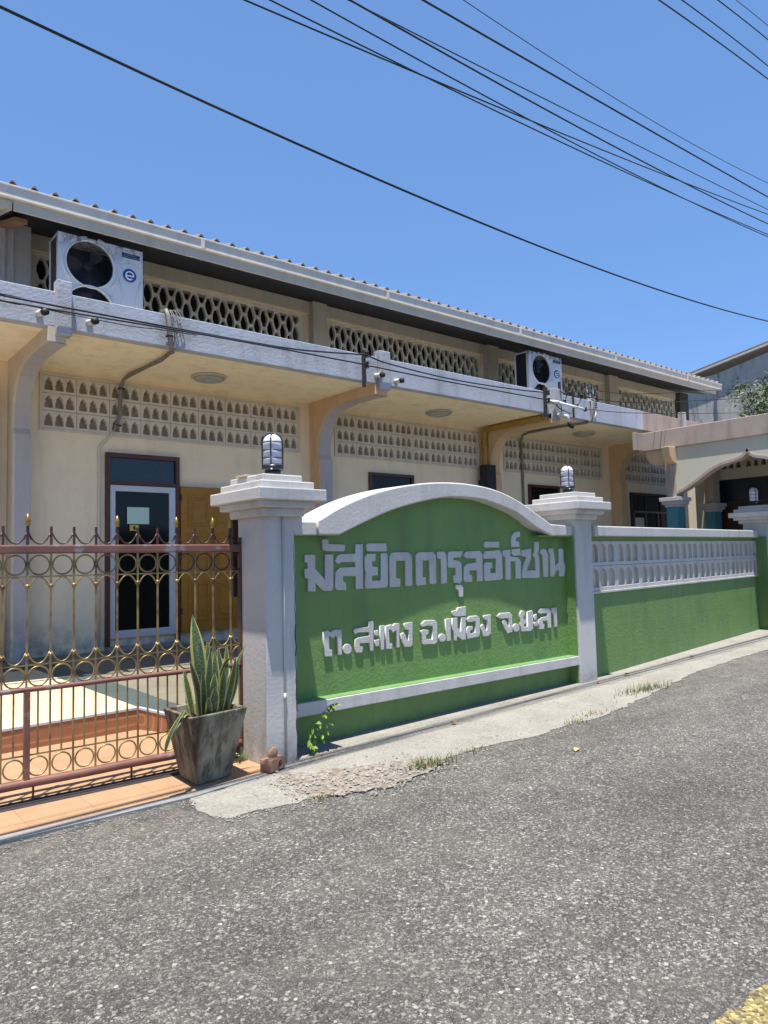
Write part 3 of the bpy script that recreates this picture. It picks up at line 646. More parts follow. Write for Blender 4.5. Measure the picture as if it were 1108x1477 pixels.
mb.box(AX + .003, AX + .02, AYf + .30, AYf + .33, AZ0, 5.186).box(AX + .93, AX + .952, AYf + .028, AYf + .33, AZ0, 5.186).box(AX + .003, AX + .02, AYf + .028, AYf + .06, AZ0, 5.186)
part('casing', mb, 'ac_paint', ac, .003)
mb = MB().box(AX + .012, AX + .022, AYf + .06, AYf + .30, AZ0 + .02, 5.185).box(AX + .02, AX + .93, AYf + .31, AYf + .325, AZ0, 5.185).box(AX + .66, AX + .67, AYf + .03, AYf + .31, AZ0, 5.18)
part('coil', mb, 'black_metal', ac)
for c in (c1, c2):
    mb = MB()
    for s_ in range(3):
        a0 = s_ * 2.094 + (2.6 if c is c1 else 1.2)
        pts = []
        for q in range(7):
            r = .045 + (.225 - .045) * q / 6; pts.append((r, a0 + .15 * q / 6, a0 + .15 * q / 6 + .55 + .15 * q / 6))
        vs = []; fs = []
        for r, aa, ab in pts:
            vs += [(c[0] + r * math.cos(aa), AYf + .085, c[1] + r * math.sin(aa)), (c[0] + r * math.cos((aa + ab) / 2), AYf + .105, c[1] + r * math.sin((aa + ab) / 2)), (c[0] + r * math.cos(ab), AYf + .14, c[1] + r * math.sin(ab))]
        for q in range(6):
            for w_ in range(2): fs.append((q * 3 + w_, q * 3 + w_ + 1, q * 3 + w_ + 4, q * 3 + w_ + 3))
        mb.add(vs, fs, True)
    mb.lathe([(0, 0), (.045, 0), (.05, .02), (.05, .08), (0, .08)], (c[0], AYf + .06, c[1]), 20, 'y')
    part('fan', mb, 'dark_rail', ac)
    mb = MB()
    for r in [.03 + .0195 * i for i in range(12)]: mb.tube([(x, AYf + .006 + .012 * (1 - r / .26), z) for x, z in circ(c, r, 30)], .0016, 4, True)
    for k in range(6):
        a_ = k * math.pi / 3 + .5; mb.tube([(c[0], AYf + .012, c[1]), (c[0] + .25 * math.cos(a_), AYf + .006, c[1] + .25 * math.sin(a_))], .002, 4)
    part('fan_guard', mb, 'black_metal', ac)
    part('fan_ring', MB().tube([(x, AYf - .004, z) for x, z in circ(c, .268, 40)], .011, 8, True), 'ac_paint', ac)
# pressed swirls in the front panel
mb = MB()
arc = lambda c, r, a, b_, n=16: [(c[0] + r * math.cos(a + (b_ - a) * i / n), AYf - .001, c[1] + r * math.sin(a + (b_ - a) * i / n)) for i in range(n + 1)]
mb.tube(arc(c1, .305, 1.7, 3.9), .012, 6); mb.tube(arc(c1, .32, -.75, 1.3), .013, 6); mb.tube(arc(c2, .30, -.9, .75), .012, 6)
cb = (AX + .795, 4.884)
mb.tube(arc(cb, .135, -.35, 3.5), .010, 6)
mb.tube([(cb[0] - .127, AYf - .001, cb[1] - .05), (cb[0] - .10, AYf - .001, cb[1] - .17), (cb[0] - .075, AYf - .001, cb[1] - .28), (cb[0] - .10, AYf - .001, cb[1] - .45)], .010, 6)
mb.tube([(cb[0] + .127, AYf - .001, cb[1] - .05), (cb[0] + .10, AYf - .001, cb[1] - .17), (cb[0] + .075, AYf - .001, cb[1] - .28), (cb[0] + .10, AYf - .001, cb[1] - .45)], .010, 6)
part('panel_ridge', mb, 'ac_paint', fp)
bd = part('badge', MB().lathe([(0, 0), (.078, 0), (.078, .008), (0, .008)], (cb[0], AYf - .009, cb[1]), 32, 'y'), 'blue_badge', ac)
mb = MB()
sw = [(cb[0] + .046 * math.cos(a_), cb[1] + .046 * math.sin(a_)) for a_ in [0.0 + i * .33 for i in range(17)]]
mb.tube([(cb[0] - .046, AYf - .011, cb[1] - .004), (cb[0] + .046, AYf - .011, cb[1] - .004)] , .008, 6)
mb.tube([(x, AYf - .011, z) for x, z in sw], .008, 6)
part('badge_emblem', mb, 'badge_white', bd)
pl = part('name_plate', MB().box(cb[0] - .09, cb[0] + .12, AYf - .006, AYf + .002, 5.09, 5.145), 'navy_glass', ac, .003)
part('plate_strip', MB().box(cb[0] - .085, cb[0] + .11, AYf - .009, AYf - .006, 5.10, 5.108).box(cb[0] - .06, cb[0] + .08, AYf - .009, AYf - .006, 5.122, 5.130), 'steel', pl)
mb = MB()
for x in (AX + .12, AX + .82): mb.box(x, x + .05, AYf - .01, AYf + .34, 4.119, 4.131)
part('foot', mb, 'dark_rail', ac)
ac2 = copy_tree(ac); ac2.location.x += 7.98
ac2['label'] = 'white twin-fan air conditioner farther along the canopy, above the insulator cluster'

# ---------------------------------------------------------------- insulator racks on the canopy edge
def rack(x, zs, z0, z1, label):
    t = thing('insulator_rack', label, 'insulator', (x, 7.9, z0), 'insulator racks on the canopy edge')
    part('bar', MB().box(x - .016, x + .016, 7.875, 7.93, z0, z1), 'dark_rail', t, .003)
    for z in zs:
        part('arm', MB().box(x - .018, x + .018, 7.80, 7.876, z - .045, z - .037).box(x - .018, x + .018, 7.80, 7.876, z + .037, z + .045), 'steel', t)
        part('insulator', MB().lathe([(.0, -.034), (.03, -.034), (.034, -.022), (.02, -.008), (.02, .008), (.034, .022), (.03, .034), (0, .034)], (x, 7.83, z), 16), 'porcelain', t)
rack(6.25, (4.36, 4.21), 3.92, 4.43, 'small rack of two brown insulators beside the flaking canopy block at middle')
rack(10.22, (4.34, 4.20), 3.93, 4.45, 'small rack of two dark insulators just left of the service pipe cluster')
t = thing('service_mast', 'tangled bracket of blue-grey insulators and pipes on the canopy edge above the second tan bracket', 'insulator', (10.75, 7.9, 4.2))
part('cross_arm', MB().tube([(10.45, 7.80, 4.19), (10.62, 7.72, 4.15), (11.0, 7.66, 4.11)], .022, 10), 'badge_white', t)
part('upright', MB().box(10.63, 10.652, 7.88, 7.93, 4.0, 4.60).box(11.03, 11.052, 7.90, 7.93, 4.01, 4.40), 'dark_rail', t)
for p in ((10.72, 7.74, 4.36), (10.72, 7.74, 4.52), (11.05, 7.74, 4.36), (11.03, 7.66, 4.11), (10.58, 7.76, 4.21), (10.83, 7.70, 4.15)):
    part('insulator', MB().lathe([(.0, -.034), (.032, -.034), (.038, -.02), (.018, -.008), (.018, .008), (.038, .02), (.032, .034), (0, .034)], p, 14), 'black_metal', t)
mb = MB()
for a_, b_, r in (((10.60, 7.86, 4.42), (10.72, 7.74, 4.38), .012), ((10.72, 7.74, 4.52), (10.66, 7.8, 4.28), .008), ((10.72, 7.74, 4.36), (11.05, 7.74, 4.36), .009), ((11.05, 7.74, 4.34), (10.84, 7.72, 4.14), .009), ((10.38, 7.84, 4.22), (10.6, 7.8, 4.05), .008), ((10.26, 7.82, 4.2), (10.7, 7.72, 4.0), .007)):
    m_ = (Vector(a_) + Vector(b_)) / 2 - Vector((0, .0, .03)); mb.tube([a_, m_, b_], r, 6)
part('jumper_wire', mb, 'cable', t)
pe = part('pipe_elbow', MB().tube([(10.28, 7.90, 4.20), (10.40, 7.82, 4.19), (10.46, 7.80, 4.19)], .036, 12), 'pvc', t)
pe = part('pipe_elbow', MB().tube([(10.52, 7.90, 3.98), (10.55, 7.80, 3.985), (10.60, 7.74, 3.95), (10.64, 7.73, 3.86)], .034, 12), 'pvc', t)
part('pipe_mouth', MB().tube([(10.64, 7.73, 3.862), (10.67, 7.73, 3.79), (10.73, 7.72, 3.78)], .036, 12), 'black_rubber', pe)

# ---------------------------------------------------------------- cables
def wire(pts, r, label, ext=(9, 9), group=None, quad=True, name='power_cable'):
    if quad:
        # least-squares parabola through the sampled points, carried on past both ends
        n = len(pts); gy = (pts[-1][1] - pts[0][1]) / (pts[-1][0] - pts[0][0]); yf = lambda x: pts[0][1] + gy * (x - pts[0][0]); xs = [p[0] for p in pts]; x0 = sum(xs) / n
        S = [sum((x - x0) ** k for x in xs) for k in range(5)]
        T = [sum((x - x0) ** k * p[2] for x, p in zip(xs, pts)) for k in range(3)]
        M = Matrix(((S[0], S[1], S[2]), (S[1], S[2], S[3]), (S[2], S[3], S[4])))
        try: c = M.inverted() @ Vector(T)
        except Exception: c = Vector((pts[0][2], 0, 0))
        a, b_ = min(xs) - ext[0], max(xs) + ext[1]
        P = [(a + (b_ - a) * i / 60, yf(a + (b_ - a) * i / 60), c[0] + c[1] * (a + (b_ - a) * i / 60 - x0) + c[2] * (a + (b_ - a) * i / 60 - x0) ** 2) for i in range(61)]
        e0 = (Vector(P[0]) - Vector(P[3])).normalized(); e1 = (Vector(P[-1]) - Vector(P[-4])).normalized()
        P = [tuple(Vector(P[0]) + e0 * 30)] + P + [tuple(Vector(P[-1]) + e1 * 45)]
    else: P = pts
    m_ = P[len(P) // 2]
    t = part(name, MB().tube(P, r, 6), 'cable'); me = t.data
    me.transform(Matrix.Translation((-m_[0], -m_[1], -m_[2]))); t.location = m_
    return tag(t, label, 'cable', group)
GRP = 'overhead cables crossing the sky'
wire([(0.864,4.14,4.498),(1.461,4.172,4.461),(2.094,4.205,4.468),(2.629,4.233,4.477),(3.633,4.286,4.495),(5.073,4.361,4.504),(7.19,4.472,4.595),(11.528,4.699,5.0)], .0085, 'thick black cable crossing low over the roof, lowest of the overhead cables', (4, 9), GRP)
wire([(2.279,4.035,5.156),(3.46,4.097,5.304),(3.795,4.114,5.373),(5.511,4.204,5.615),(7.907,4.33,5.964),(11.274,4.506,6.516)], .006, 'black cable that starts lowest of the upper bundle at left and crosses two others', (6, 8), GRP)
wire([(2.523,4.127,5.334),(3.198,4.163,5.389),(3.756,4.192,5.44),(5.618,4.29,5.613),(7.796,4.404,5.843),(11.455,4.596,6.29)], .006, 'black cable that ends lowest of the upper bundle at the right edge', (6, 8), GRP)
wire([(2.832,4.104,5.471),(3.501,4.139,5.501),(4.429,4.187,5.584),(5.567,4.247,5.657),(7.637,4.355,5.788),(11.335,4.549,6.209)], .006, 'black cable in the middle of the bundle that merges with its lowest cable', (6, 8), GRP)
wire([(3.105,4.008,5.544),(3.625,4.035,5.592),(4.637,4.088,5.66),(6.289,4.175,5.775),(7.938,4.261,5.945),(11.049,4.424,6.273)], .0075, 'thicker black cable in the bundle, just under the thin upper one', (6, 8), GRP)
wire([(3.109,4.038,5.565),(3.654,4.067,5.635),(4.677,4.12,5.776),(6.348,4.208,5.937),(11.17,4.461,6.541)], .005, 'thin black cable at the top of the bundle, below the thick straight cable', (6, 8), GRP)
wire([(3.983, 4.154, 6.066),(5.857, 4.252, 6.26),(8.278, 4.379, 6.499),(11.403, 4.543, 6.835)], .009, 'thickest black cable running straight across the upper right sky', (6, 8), GRP)
wire([(4.513, 4.212, 6.362),(5.795, 4.279, 6.47),(7.276, 4.357, 6.56),(11.524, 4.579, 7.105)], .004, 'thinnest cable, sagging just above the thickest one', (6, 8), GRP)
GR2 = 'cables in the upper right corner'
wire([(7.762, 4.152, 7.916),(9.249, 4.23, 8.165),(11.11, 4.327, 8.445)], .009, 'lowest of the four cables in the upper right corner of the sky', (6, 6), GR2)
wire([(8.344, 4.172, 8.214),(9.598, 4.238, 8.424),(11.113, 4.318, 8.644)], .008, 'second lowest of the four cables in the upper right corner of the sky', (6, 6), GR2)
wire([(9.328, 4.184, 8.703),(10.144, 4.227, 8.849),(11.059, 4.275, 9.0)], .008, 'second highest of the four cables in the upper right corner of the sky', (6, 6), GR2)
wire([(9.936, 4.216, 9.022),(10.494, 4.245, 9.128),(11.094, 4.277, 9.231)], .005, 'highest and thinnest of the four cables in the upper right corner of the sky', (6, 6), GR2)
GR3 = 'cables along the canopy edge'
def smooth(pts, k=6):
    P = [Vector(p) for p in pts]; out = []
    for i in range(len(P) - 1):
        p0, p1, p2, p3 = P[max(i - 1, 0)], P[i], P[i + 1], P[min(i + 2, len(P) - 1)]
        for j in range(k):
            t_ = j / k; out.append(tuple(.5 * ((2 * p1) + (p2 - p0) * t_ + (2 * p0 - 5 * p1 + 4 * p2 - p3) * t_ ** 2 + (3 * p1 - p0 - 3 * p2 + p3) * t_ ** 3)))
    return out + [tuple(P[-1])]
wire(smooth([(-8,7.84,4.33),(1.0,7.84,4.225),(1.667,7.84,4.207),(2.28,7.82,4.198),(3.373,7.84,4.209),(4.825,7.84,4.226),(5.512,7.84,4.275),(6.25,7.80,4.345)]), .011, 'upper black cable along the canopy edge left of the middle insulator rack', group=GR3, quad=False)
wire(smooth([(-8,7.83,4.20),(1.0,7.83,4.15),(1.667,7.83,4.150),(2.321,7.82,4.156),(3.054,7.83,4.178),(3.882,7.83,4.196),(4.825,7.83,4.205),(6.25,7.80,4.20)]), .010, 'lower black cable along the canopy edge left of the middle insulator rack', group=GR3, quad=False)
wire(smooth([(1.2,7.85,4.185),(2.0,7.84,4.15),(2.9,7.85,4.140),(3.3,7.85,4.165),(3.75,7.85,4.18)]), .005, 'slack thin wire drooping beneath the canopy cables near the left drain pipe', group=GR3, quad=False)
wire(smooth([(6.25,7.80,4.335),(6.64,7.82,4.285),(7.873,7.82,4.240),(9.3,7.82,4.275),(10.22,7.80,4.33)]), .010, 'upper black cable between the middle and right insulator racks', group=GR3, quad=False)
wire(smooth([(6.25,7.80,4.195),(7.44,7.82,4.190),(8.641,7.82,4.195),(10.22,7.80,4.20)]), .010, 'lower black cable between the middle and right insulator racks', group=GR3, quad=False)
wire(smooth([(10.73,7.72,4.52),(12.6,7.62,4.58),(16.0,6.6,4.979),(22,4.8,5.7)]), .006, 'uppermost of three cables leaving the cluster towards the right edge', group=GR3, quad=False)
wire(smooth([(11.05,7.72,4.36),(12.6,7.5,4.39),(16.0,6.62,4.77),(22,5.0,5.5)]), .008, 'middle of three cables leaving the cluster towards the right edge', group=GR3, quad=False)
wire(smooth([(11.03,7.64,4.11),(12.6,7.45,4.18),(16.0,6.63,4.448),(22,5.1,5.1)]), .006, 'lowest of three cables leaving the cluster towards the right edge', group=GR3, quad=False)
LETTERS=[
(1,[(0.292,1.576),(0.401,1.575),(0.399,1.457),(0.499,1.363),(0.504,1.576),(0.593,1.575),(0.587,1.282),(0.565,1.264),(0.481,1.267),(0.399,1.339),(0.398,1.265),(0.319,1.269),(0.321,1.375),(0.292,1.383),(0.286,1.456),(0.32,1.462),(0.321,1.506),(0.29,1.515)]),
(1,[(0.474,1.705),(0.543,1.709),(0.546,1.666),(0.723,1.66),(0.725,1.625),(0.713,1.602),(0.516,1.604),(0.481,1.619)]),
(1,[(0.842,1.663),(0.929,1.663),(0.921,1.266),(0.838,1.267),(0.841,1.381),(0.697,1.385),(0.696,1.345),(0.729,1.324),(0.728,1.262),(0.629,1.266),(0.608,1.292),(0.614,1.422),(0.663,1.46),(0.837,1.462),(0.838,1.505),(0.678,1.508),(0.649,1.492),(0.611,1.516),(0.636,1.561),(0.666,1.576),(0.84,1.58)]),
(1,[(0.948,1.542),(0.973,1.577),(1.074,1.578),(1.075,1.513),(1.033,1.505),(1.036,1.464),(1.099,1.453),(1.1,1.382),(1.029,1.379),(1.028,1.334),(1.133,1.333),(1.141,1.581),(1.223,1.577),(1.218,1.292),(1.195,1.266),(0.956,1.266),(0.945,1.296),(0.952,1.389),(0.96,1.413),(0.945,1.436)]),
(1,[(0.967,1.659),(0.991,1.67),(1.208,1.671),(1.214,1.604),(1.199,1.597),(0.976,1.599)]),
(1,[(1.244,1.544),(1.27,1.58),(1.308,1.587),(1.484,1.588),(1.521,1.559),(1.533,1.515),(1.528,1.28),(1.507,1.268),(1.439,1.271),(1.444,1.507),(1.327,1.509),(1.322,1.348),(1.375,1.341),(1.372,1.268),(1.245,1.267)]),
(1,[(1.581,1.558),(1.623,1.586),(1.819,1.587),(1.854,1.555),(1.852,1.28),(1.816,1.273),(1.762,1.281),(1.762,1.505),(1.672,1.507),(1.667,1.35),(1.711,1.342),(1.708,1.273),(1.602,1.268),(1.582,1.284)]),
(1,[(1.869,1.58),(1.906,1.589),(1.971,1.589),(2.007,1.553),(2.001,1.278),(1.925,1.275),(1.927,1.516),(1.879,1.523)]),
(1,[(2.027,1.573),(2.056,1.589),(2.249,1.59),(2.223,1.544),(2.207,1.529),(2.106,1.526),(2.1,1.506),(2.186,1.495),(2.224,1.465),(2.222,1.3),(2.195,1.268),(2.109,1.278),(2.093,1.347),(2.132,1.355),(2.131,1.427),(2.03,1.43),(2.022,1.456)]),
(1,[(2.253,1.55),(2.298,1.587),(2.5,1.592),(2.544,1.561),(2.536,1.28),(2.454,1.279),(2.454,1.393),(2.339,1.393),(2.337,1.356),(2.376,1.344),(2.377,1.277),(2.274,1.278),(2.249,1.299),(2.255,1.431),(2.302,1.461),(2.449,1.474),(2.445,1.515),(2.305,1.517)]),
(1,[(2.56,1.547),(2.593,1.588),(2.827,1.597),(2.864,1.551),(2.859,1.299),(2.832,1.284),(2.588,1.278),(2.568,1.302),(2.565,1.452),(2.598,1.474),(2.692,1.472),(2.7,1.414),(2.661,1.402),(2.665,1.36),(2.746,1.358),(2.764,1.51),(2.568,1.509)]),
(1,[(2.581,1.677),(2.612,1.688),(2.821,1.688),(2.818,1.625),(2.58,1.625)]),
(1,[(2.875,1.595),(3.004,1.603),(3.004,1.528),(3.135,1.516),(3.178,1.473),(3.174,1.286),(3.087,1.285),(3.087,1.474),(3.001,1.476),(2.993,1.281),(2.913,1.281),(2.917,1.525),(2.878,1.534)]),
(1,[(3.033,1.606),(3.174,1.612),(3.186,1.54),(3.056,1.534),(3.03,1.556)]),
(1,[(3.025,1.705),(3.041,1.755),(3.093,1.791),(3.181,1.803),(3.182,1.741),(3.113,1.731),(3.099,1.694),(3.156,1.688),(3.164,1.631),(3.028,1.627)]),
(1,[(3.199,1.593),(3.366,1.611),(3.367,1.516),(3.289,1.387),(3.288,1.369),(3.437,1.369),(3.438,1.5),(3.392,1.538),(3.431,1.588),(3.43,1.687),(3.515,1.687),(3.516,1.595),(3.49,1.559),(3.514,1.485),(3.507,1.293),(3.473,1.283),(3.213,1.288),(3.192,1.317),(3.214,1.417),(3.28,1.517),(3.198,1.533)]),
(1,[(3.533,1.588),(3.578,1.61),(3.639,1.602),(3.68,1.534),(3.669,1.288),(3.583,1.288),(3.578,1.535),(3.536,1.558)]),
(1,[(3.692,1.609),(3.778,1.613),(3.798,1.533),(3.81,1.405),(3.882,1.452),(3.885,1.608),(3.978,1.607),(3.974,1.462),(4.004,1.416),(4.006,1.37),(3.974,1.282),(3.884,1.289),(3.884,1.365),(3.824,1.351),(3.769,1.288),(3.712,1.29),(3.717,1.534),(3.695,1.572)]),
(1,[(2.127,1.257),(2.214,1.254),(2.236,1.22),(2.232,1.135),(2.17,1.135),(2.167,1.197),(2.129,1.218)]),
(2,[(0.47,0.921),(0.521,0.933),(0.547,0.912),(0.588,0.931),(0.667,0.925),(0.669,0.713),(0.624,0.712),(0.618,0.867),(0.6,0.879),(0.576,0.857),(0.549,0.88),(0.53,0.88),(0.531,0.769),(0.561,0.763),(0.563,0.708),(0.479,0.713)]),
(2,[(0.778,0.749),(0.771,0.727),(0.752,0.712),(0.727,0.708),(0.702,0.717),(0.684,0.735),(0.678,0.758),(0.685,0.78),(0.704,0.795),(0.729,0.799),(0.754,0.79),(0.772,0.772)]),
(2,[(0.798,0.906),(0.816,0.921),(0.975,0.928),(0.972,0.973),(1.028,0.977),(1.035,0.949),(1.028,0.711),(0.988,0.709),(0.978,0.785),(0.87,0.788),(0.869,0.769),(0.905,0.755),(0.896,0.707),(0.825,0.712),(0.812,0.737),(0.817,0.829),(0.857,0.842),(0.98,0.848),(0.978,0.878),(0.851,0.886),(0.822,0.872)]),
(2,[(1.043,0.884),(1.085,0.889),(1.094,0.838),(1.046,0.839)]),
(2,[(1.045,0.803),(1.098,0.808),(1.096,0.745),(1.048,0.748)]),
(2,[(1.109,0.927),(1.166,0.926),(1.155,0.71),(1.113,0.71)]),
(2,[(1.177,0.918),(1.246,0.928),(1.266,0.915),(1.293,0.934),(1.348,0.93),(1.345,0.711),(1.306,0.712),(1.308,0.872),(1.267,0.85),(1.24,0.883),(1.218,0.879),(1.221,0.763),(1.256,0.753),(1.251,0.706),(1.178,0.711)]),
(2,[(1.411,0.927),(1.516,0.929),(1.513,0.728),(1.492,0.704),(1.411,0.708),(1.377,0.757),(1.36,0.828),(1.4,0.842),(1.423,0.817),(1.441,0.769),(1.462,0.767),(1.465,0.86),(1.417,0.869)]),
(2,[(1.627,0.9),(1.682,0.935),(1.817,0.928),(1.847,0.902),(1.843,0.716),(1.808,0.699),(1.636,0.711),(1.632,0.811),(1.619,0.836),(1.653,0.851),(1.728,0.839),(1.727,0.804),(1.693,0.795),(1.692,0.759),(1.776,0.746),(1.786,0.871),(1.705,0.883),(1.646,0.872)]),
(2,[(1.965,0.745),(1.958,0.726),(1.938,0.713),(1.913,0.71),(1.888,0.718),(1.87,0.734),(1.864,0.754),(1.872,0.773),(1.891,0.786),(1.916,0.789),(1.941,0.782),(1.959,0.766)]),
(2,[(1.967,0.927),(2.037,0.93),(2.033,0.713),(1.97,0.71)]),
(2,[(2.064,0.931),(2.133,0.932),(2.132,0.833),(2.181,0.786),(2.191,0.926),(2.258,0.926),(2.25,0.706),(2.205,0.704),(2.125,0.748),(2.119,0.705),(2.077,0.709),(2.072,0.801),(2.055,0.821)]),
(2,[(2.063,0.998),(2.127,1.004),(2.155,1.03),(2.263,1.036),(2.266,0.948),(2.234,0.938),(2.097,0.944),(2.07,0.963)]),
(2,[(2.274,0.904),(2.328,0.932),(2.433,0.931),(2.47,0.903),(2.468,0.744),(2.447,0.718),(2.27,0.708),(2.265,0.805),(2.295,0.834),(2.361,0.829),(2.359,0.797),(2.321,0.788),(2.32,0.756),(2.396,0.763),(2.407,0.876),(2.297,0.874)]),
(2,[(2.533,0.925),(2.644,0.93),(2.638,0.731),(2.598,0.711),(2.519,0.712),(2.481,0.82),(2.516,0.84),(2.543,0.809),(2.561,0.769),(2.581,0.774),(2.586,0.876),(2.537,0.886)]),
(2,[(2.744,0.904),(2.801,0.933),(2.956,0.93),(2.997,0.901),(2.993,0.722),(2.913,0.711),(2.864,0.771),(2.827,0.846),(2.858,0.857),(2.889,0.842),(2.927,0.786),(2.944,0.779),(2.936,0.872),(2.818,0.873),(2.757,0.89)]),
(2,[(3.115,0.756),(3.106,0.735),(3.085,0.72),(3.057,0.717),(3.03,0.725),(3.011,0.742),(3.004,0.765),(3.013,0.786),(3.034,0.801),(3.062,0.804),(3.09,0.797),(3.109,0.779)]),
(2,[(3.13,0.906),(3.16,0.938),(3.215,0.928),(3.212,0.887),(3.19,0.875),(3.188,0.841),(3.242,0.831),(3.24,0.797),(3.195,0.787),(3.194,0.76),(3.26,0.762),(3.263,0.918),(3.344,0.931),(3.36,0.905),(3.354,0.727),(3.312,0.706),(3.147,0.713),(3.129,0.805),(3.143,0.831),(3.128,0.866)]),
(2,[(3.379,0.876),(3.425,0.887),(3.427,0.818),(3.373,0.815)]),
(2,[(3.372,0.801),(3.438,0.804),(3.435,0.751),(3.378,0.75)]),
(2,[(3.448,0.9),(3.497,0.941),(3.648,0.936),(3.689,0.913),(3.688,0.716),(3.622,0.714),(3.615,0.798),(3.534,0.797),(3.533,0.776),(3.562,0.76),(3.552,0.709),(3.466,0.712),(3.459,0.816),(3.513,0.84),(3.619,0.847),(3.616,0.882),(3.486,0.883)]),
(2,[(3.704,0.933),(3.803,0.937),(3.806,0.721),(3.747,0.711),(3.738,0.867),(3.701,0.884)]),
]
ARCH_TOP= [(0.343, 1.853), (0.584, 1.975), (0.866, 2.083), (1.166, 2.164), (1.484, 2.222), (1.821, 2.257), (2.18, 2.264), (2.594, 2.231), (2.977, 2.138), (3.406, 1.962), (3.588, 1.881), (3.876, 1.871)]
ARCH_BOT= [(3.891, 1.753), (3.609, 1.748), (3.305, 1.849), (3.111, 1.943), (2.923, 2.011), (2.587, 2.09), (2.361, 2.12), (2.028, 2.124), (1.815, 2.103), (1.477, 2.041), (1.159, 1.959), (0.86, 1.852), (0.574, 1.739), (0.347, 1.737)]

# ---------------------------------------------------------------- sign wall
def frame_T(p0, deg, shear=0.0):
    a = math.radians(deg); u = Vector((math.cos(a), math.sin(a), 0)); n_ = Vector((-math.sin(a), math.cos(a), 0)); p = Vector(p0)
    return lambda x, d, z: tuple(p + u * x + n_ * d + Vector((0, 0, z + shear * x)))
TS = frame_T((3.15, 5.08, 0), 2.0)
SW = thing('sign_wall', 'green boundary wall panel with white raised lettering under a white arched cap', 'wall', (5.1, 5.2, 0))
def smooth2(pts, k=4):
    q = smooth([(x, 0, z) for x, z in pts], k); return [(a, c) for a, b_, c in q]
at = smooth2(ARCH_TOP[:11], 4) + [ARCH_TOP[-1]]
ab = [ARCH_BOT[0]] + smooth2(ARCH_BOT[1:13], 4) + [ARCH_BOT[-1]]
UA, UB_ = ARCH_TOP[0][0], ARCH_TOP[-1][0]
gp = [(-.15, -.12), (4.04, -.12), (4.04, 1.80), (3.5, 1.80)] + [(x, z + .04) for x, z in ab if .6 < x < 3.4 and z > 1.80] + [(.5, 1.79), (-.15, 1.79)]
link_mesh('panel', shape_mesh(gp, [], .20, 0, lambda x, d, z: TS(x, d + .125, z)), 'green_paint', SW)
link_mesh('arch_cap', shape_mesh(at + ab, [], .42, .012, lambda x, d, z: TS(x, d - .012, z)), 'white_paint', SW)
part('end_block', MB().box(-.12, UA + .01, .01, .34, 1.737, 1.848, TS).box(UB_ - .01, 4.04, .01, .34, 1.757, 1.866, TS), 'white_paint', SW, .008)
lg = part('ledge', MB().hexa([TS(*q) for q in ((-.15, -.004, .275), (4.05, -.004, .266), (4.05, .124, .266), (-.15, .124, .275), (-.15, -.004, .382), (4.05, -.004, .368), (4.05, .124, .368), (-.15, .124, .382))]), 'white_paint', SW, .006)
part('ledge_top', MB().hexa([TS(*q) for q in ((-.15, .006, .3825), (4.04, .006, .3685), (4.04, .1245, .3685), (-.15, .1245, .3825), (-.15, .006, .387), (4.04, .006, .373), (4.04, .1245, .373), (-.15, .1245, .387))]), 'green_ledge', lg)
part('side_return', MB().box(4.028, 4.038, .004, .1245, -.1, .264, TS).box(4.028, 4.038, .004, .1245, .375, 1.752, TS), 'green_paint', SW)
part('soffit_band', MB().box(-.12, 4.03, .02, .124, 1.715, 1.733, TS) if False else MB().box(3.4, 4.03, .02, .124, 1.738, 1.756, TS), 'green_paint', SW)
for row, pts in LETTERS:
    th = .021 if row == 2 else .020
    me = shape_mesh(pts, [], th, (.0025 if row == 1 else .004), lambda x, d, z: TS(x, d + .125 - th + .002, z))
    bm = bmesh.new(); bm.from_mesh(me); bm.free()
    lt = link_mesh('letter', me, 'letter_paint', SW)
# ---------------------------------------------------------------- gate pillars and their lamps
def pillar(x0, x1, y0, y1, zb, zt_, ol, orr, of, label, collar=0, deg=0):
    t = thing('gate_pillar', label, 'pillar', ((x0 + x1) / 2, (y0 + y1) / 2, zb), 'white pillars with stepped caps')
    part('shaft', MB().box(x0, x1, y0, y1, zb - .1, zt_ - .17), 'white_paint', t, .008)
    if collar: part('collar', MB().box(x1 - .02, x1 + collar, y0 + .004, y1 - .02, 1.735, zt_ - .19), 'white_paint', t, .006)
    rows = [(0, -.055, .26), (-.055, -.115, .62), (-.115, -.205, 1.0), (-.205, -.255, .66), (-.255, -.32, .30)]
    mb = MB()
    for i, (a, b_, f) in enumerate(rows):
        mb = MB().box(x0 - ol * f, x1 + orr * f, y0 - of * f, y1 + of * f, zt_ + b_ - (.002 if i < 4 else 0), zt_ + a)
        part('cap_tier', mb, 'white_paint', t, .008)
    return t
P1 = pillar(2.86, 3.125, 4.86, 5.28, 0, 2.185, .150, .185, .18, 'white gate pillar left of the sign wall, with a thin pipe up its front and a lamp on top', .075)
pillar(7.19, 7.51, 5.20, 5.62, .05, 2.262, .17, .165, .18, 'white pillar between the sign wall and the vented green wall')
pillar(13.75, 14.1, 5.84, 6.26, .13, 2.365, .17, .17, .18, 'white pillar at the far right end of the vented green wall')
random.seed(14); zz = [.02 + .06 * i for i in range(30)]; xx = [3.118 + random.uniform(-.007, .006) for _ in zz]
mb = MB()
for i in range(29):
    w = random.choice((.0015, .003, .0045)) * (1 if zz[i] < 1.1 else .5)
    mb.hexa([(xx[i] - w, 4.8585, zz[i]), (xx[i] + w, 4.8585, zz[i]), (xx[i] + w, 4.863, zz[i]), (xx[i] - w, 4.863, zz[i]), (xx[i + 1] - w, 4.8585, zz[i + 1]), (xx[i + 1] + w, 4.8585, zz[i + 1]), (xx[i + 1] + w, 4.863, zz[i + 1]), (xx[i + 1] - w, 4.863, zz[i + 1])])
part('crack', mb, 'soil', P1)
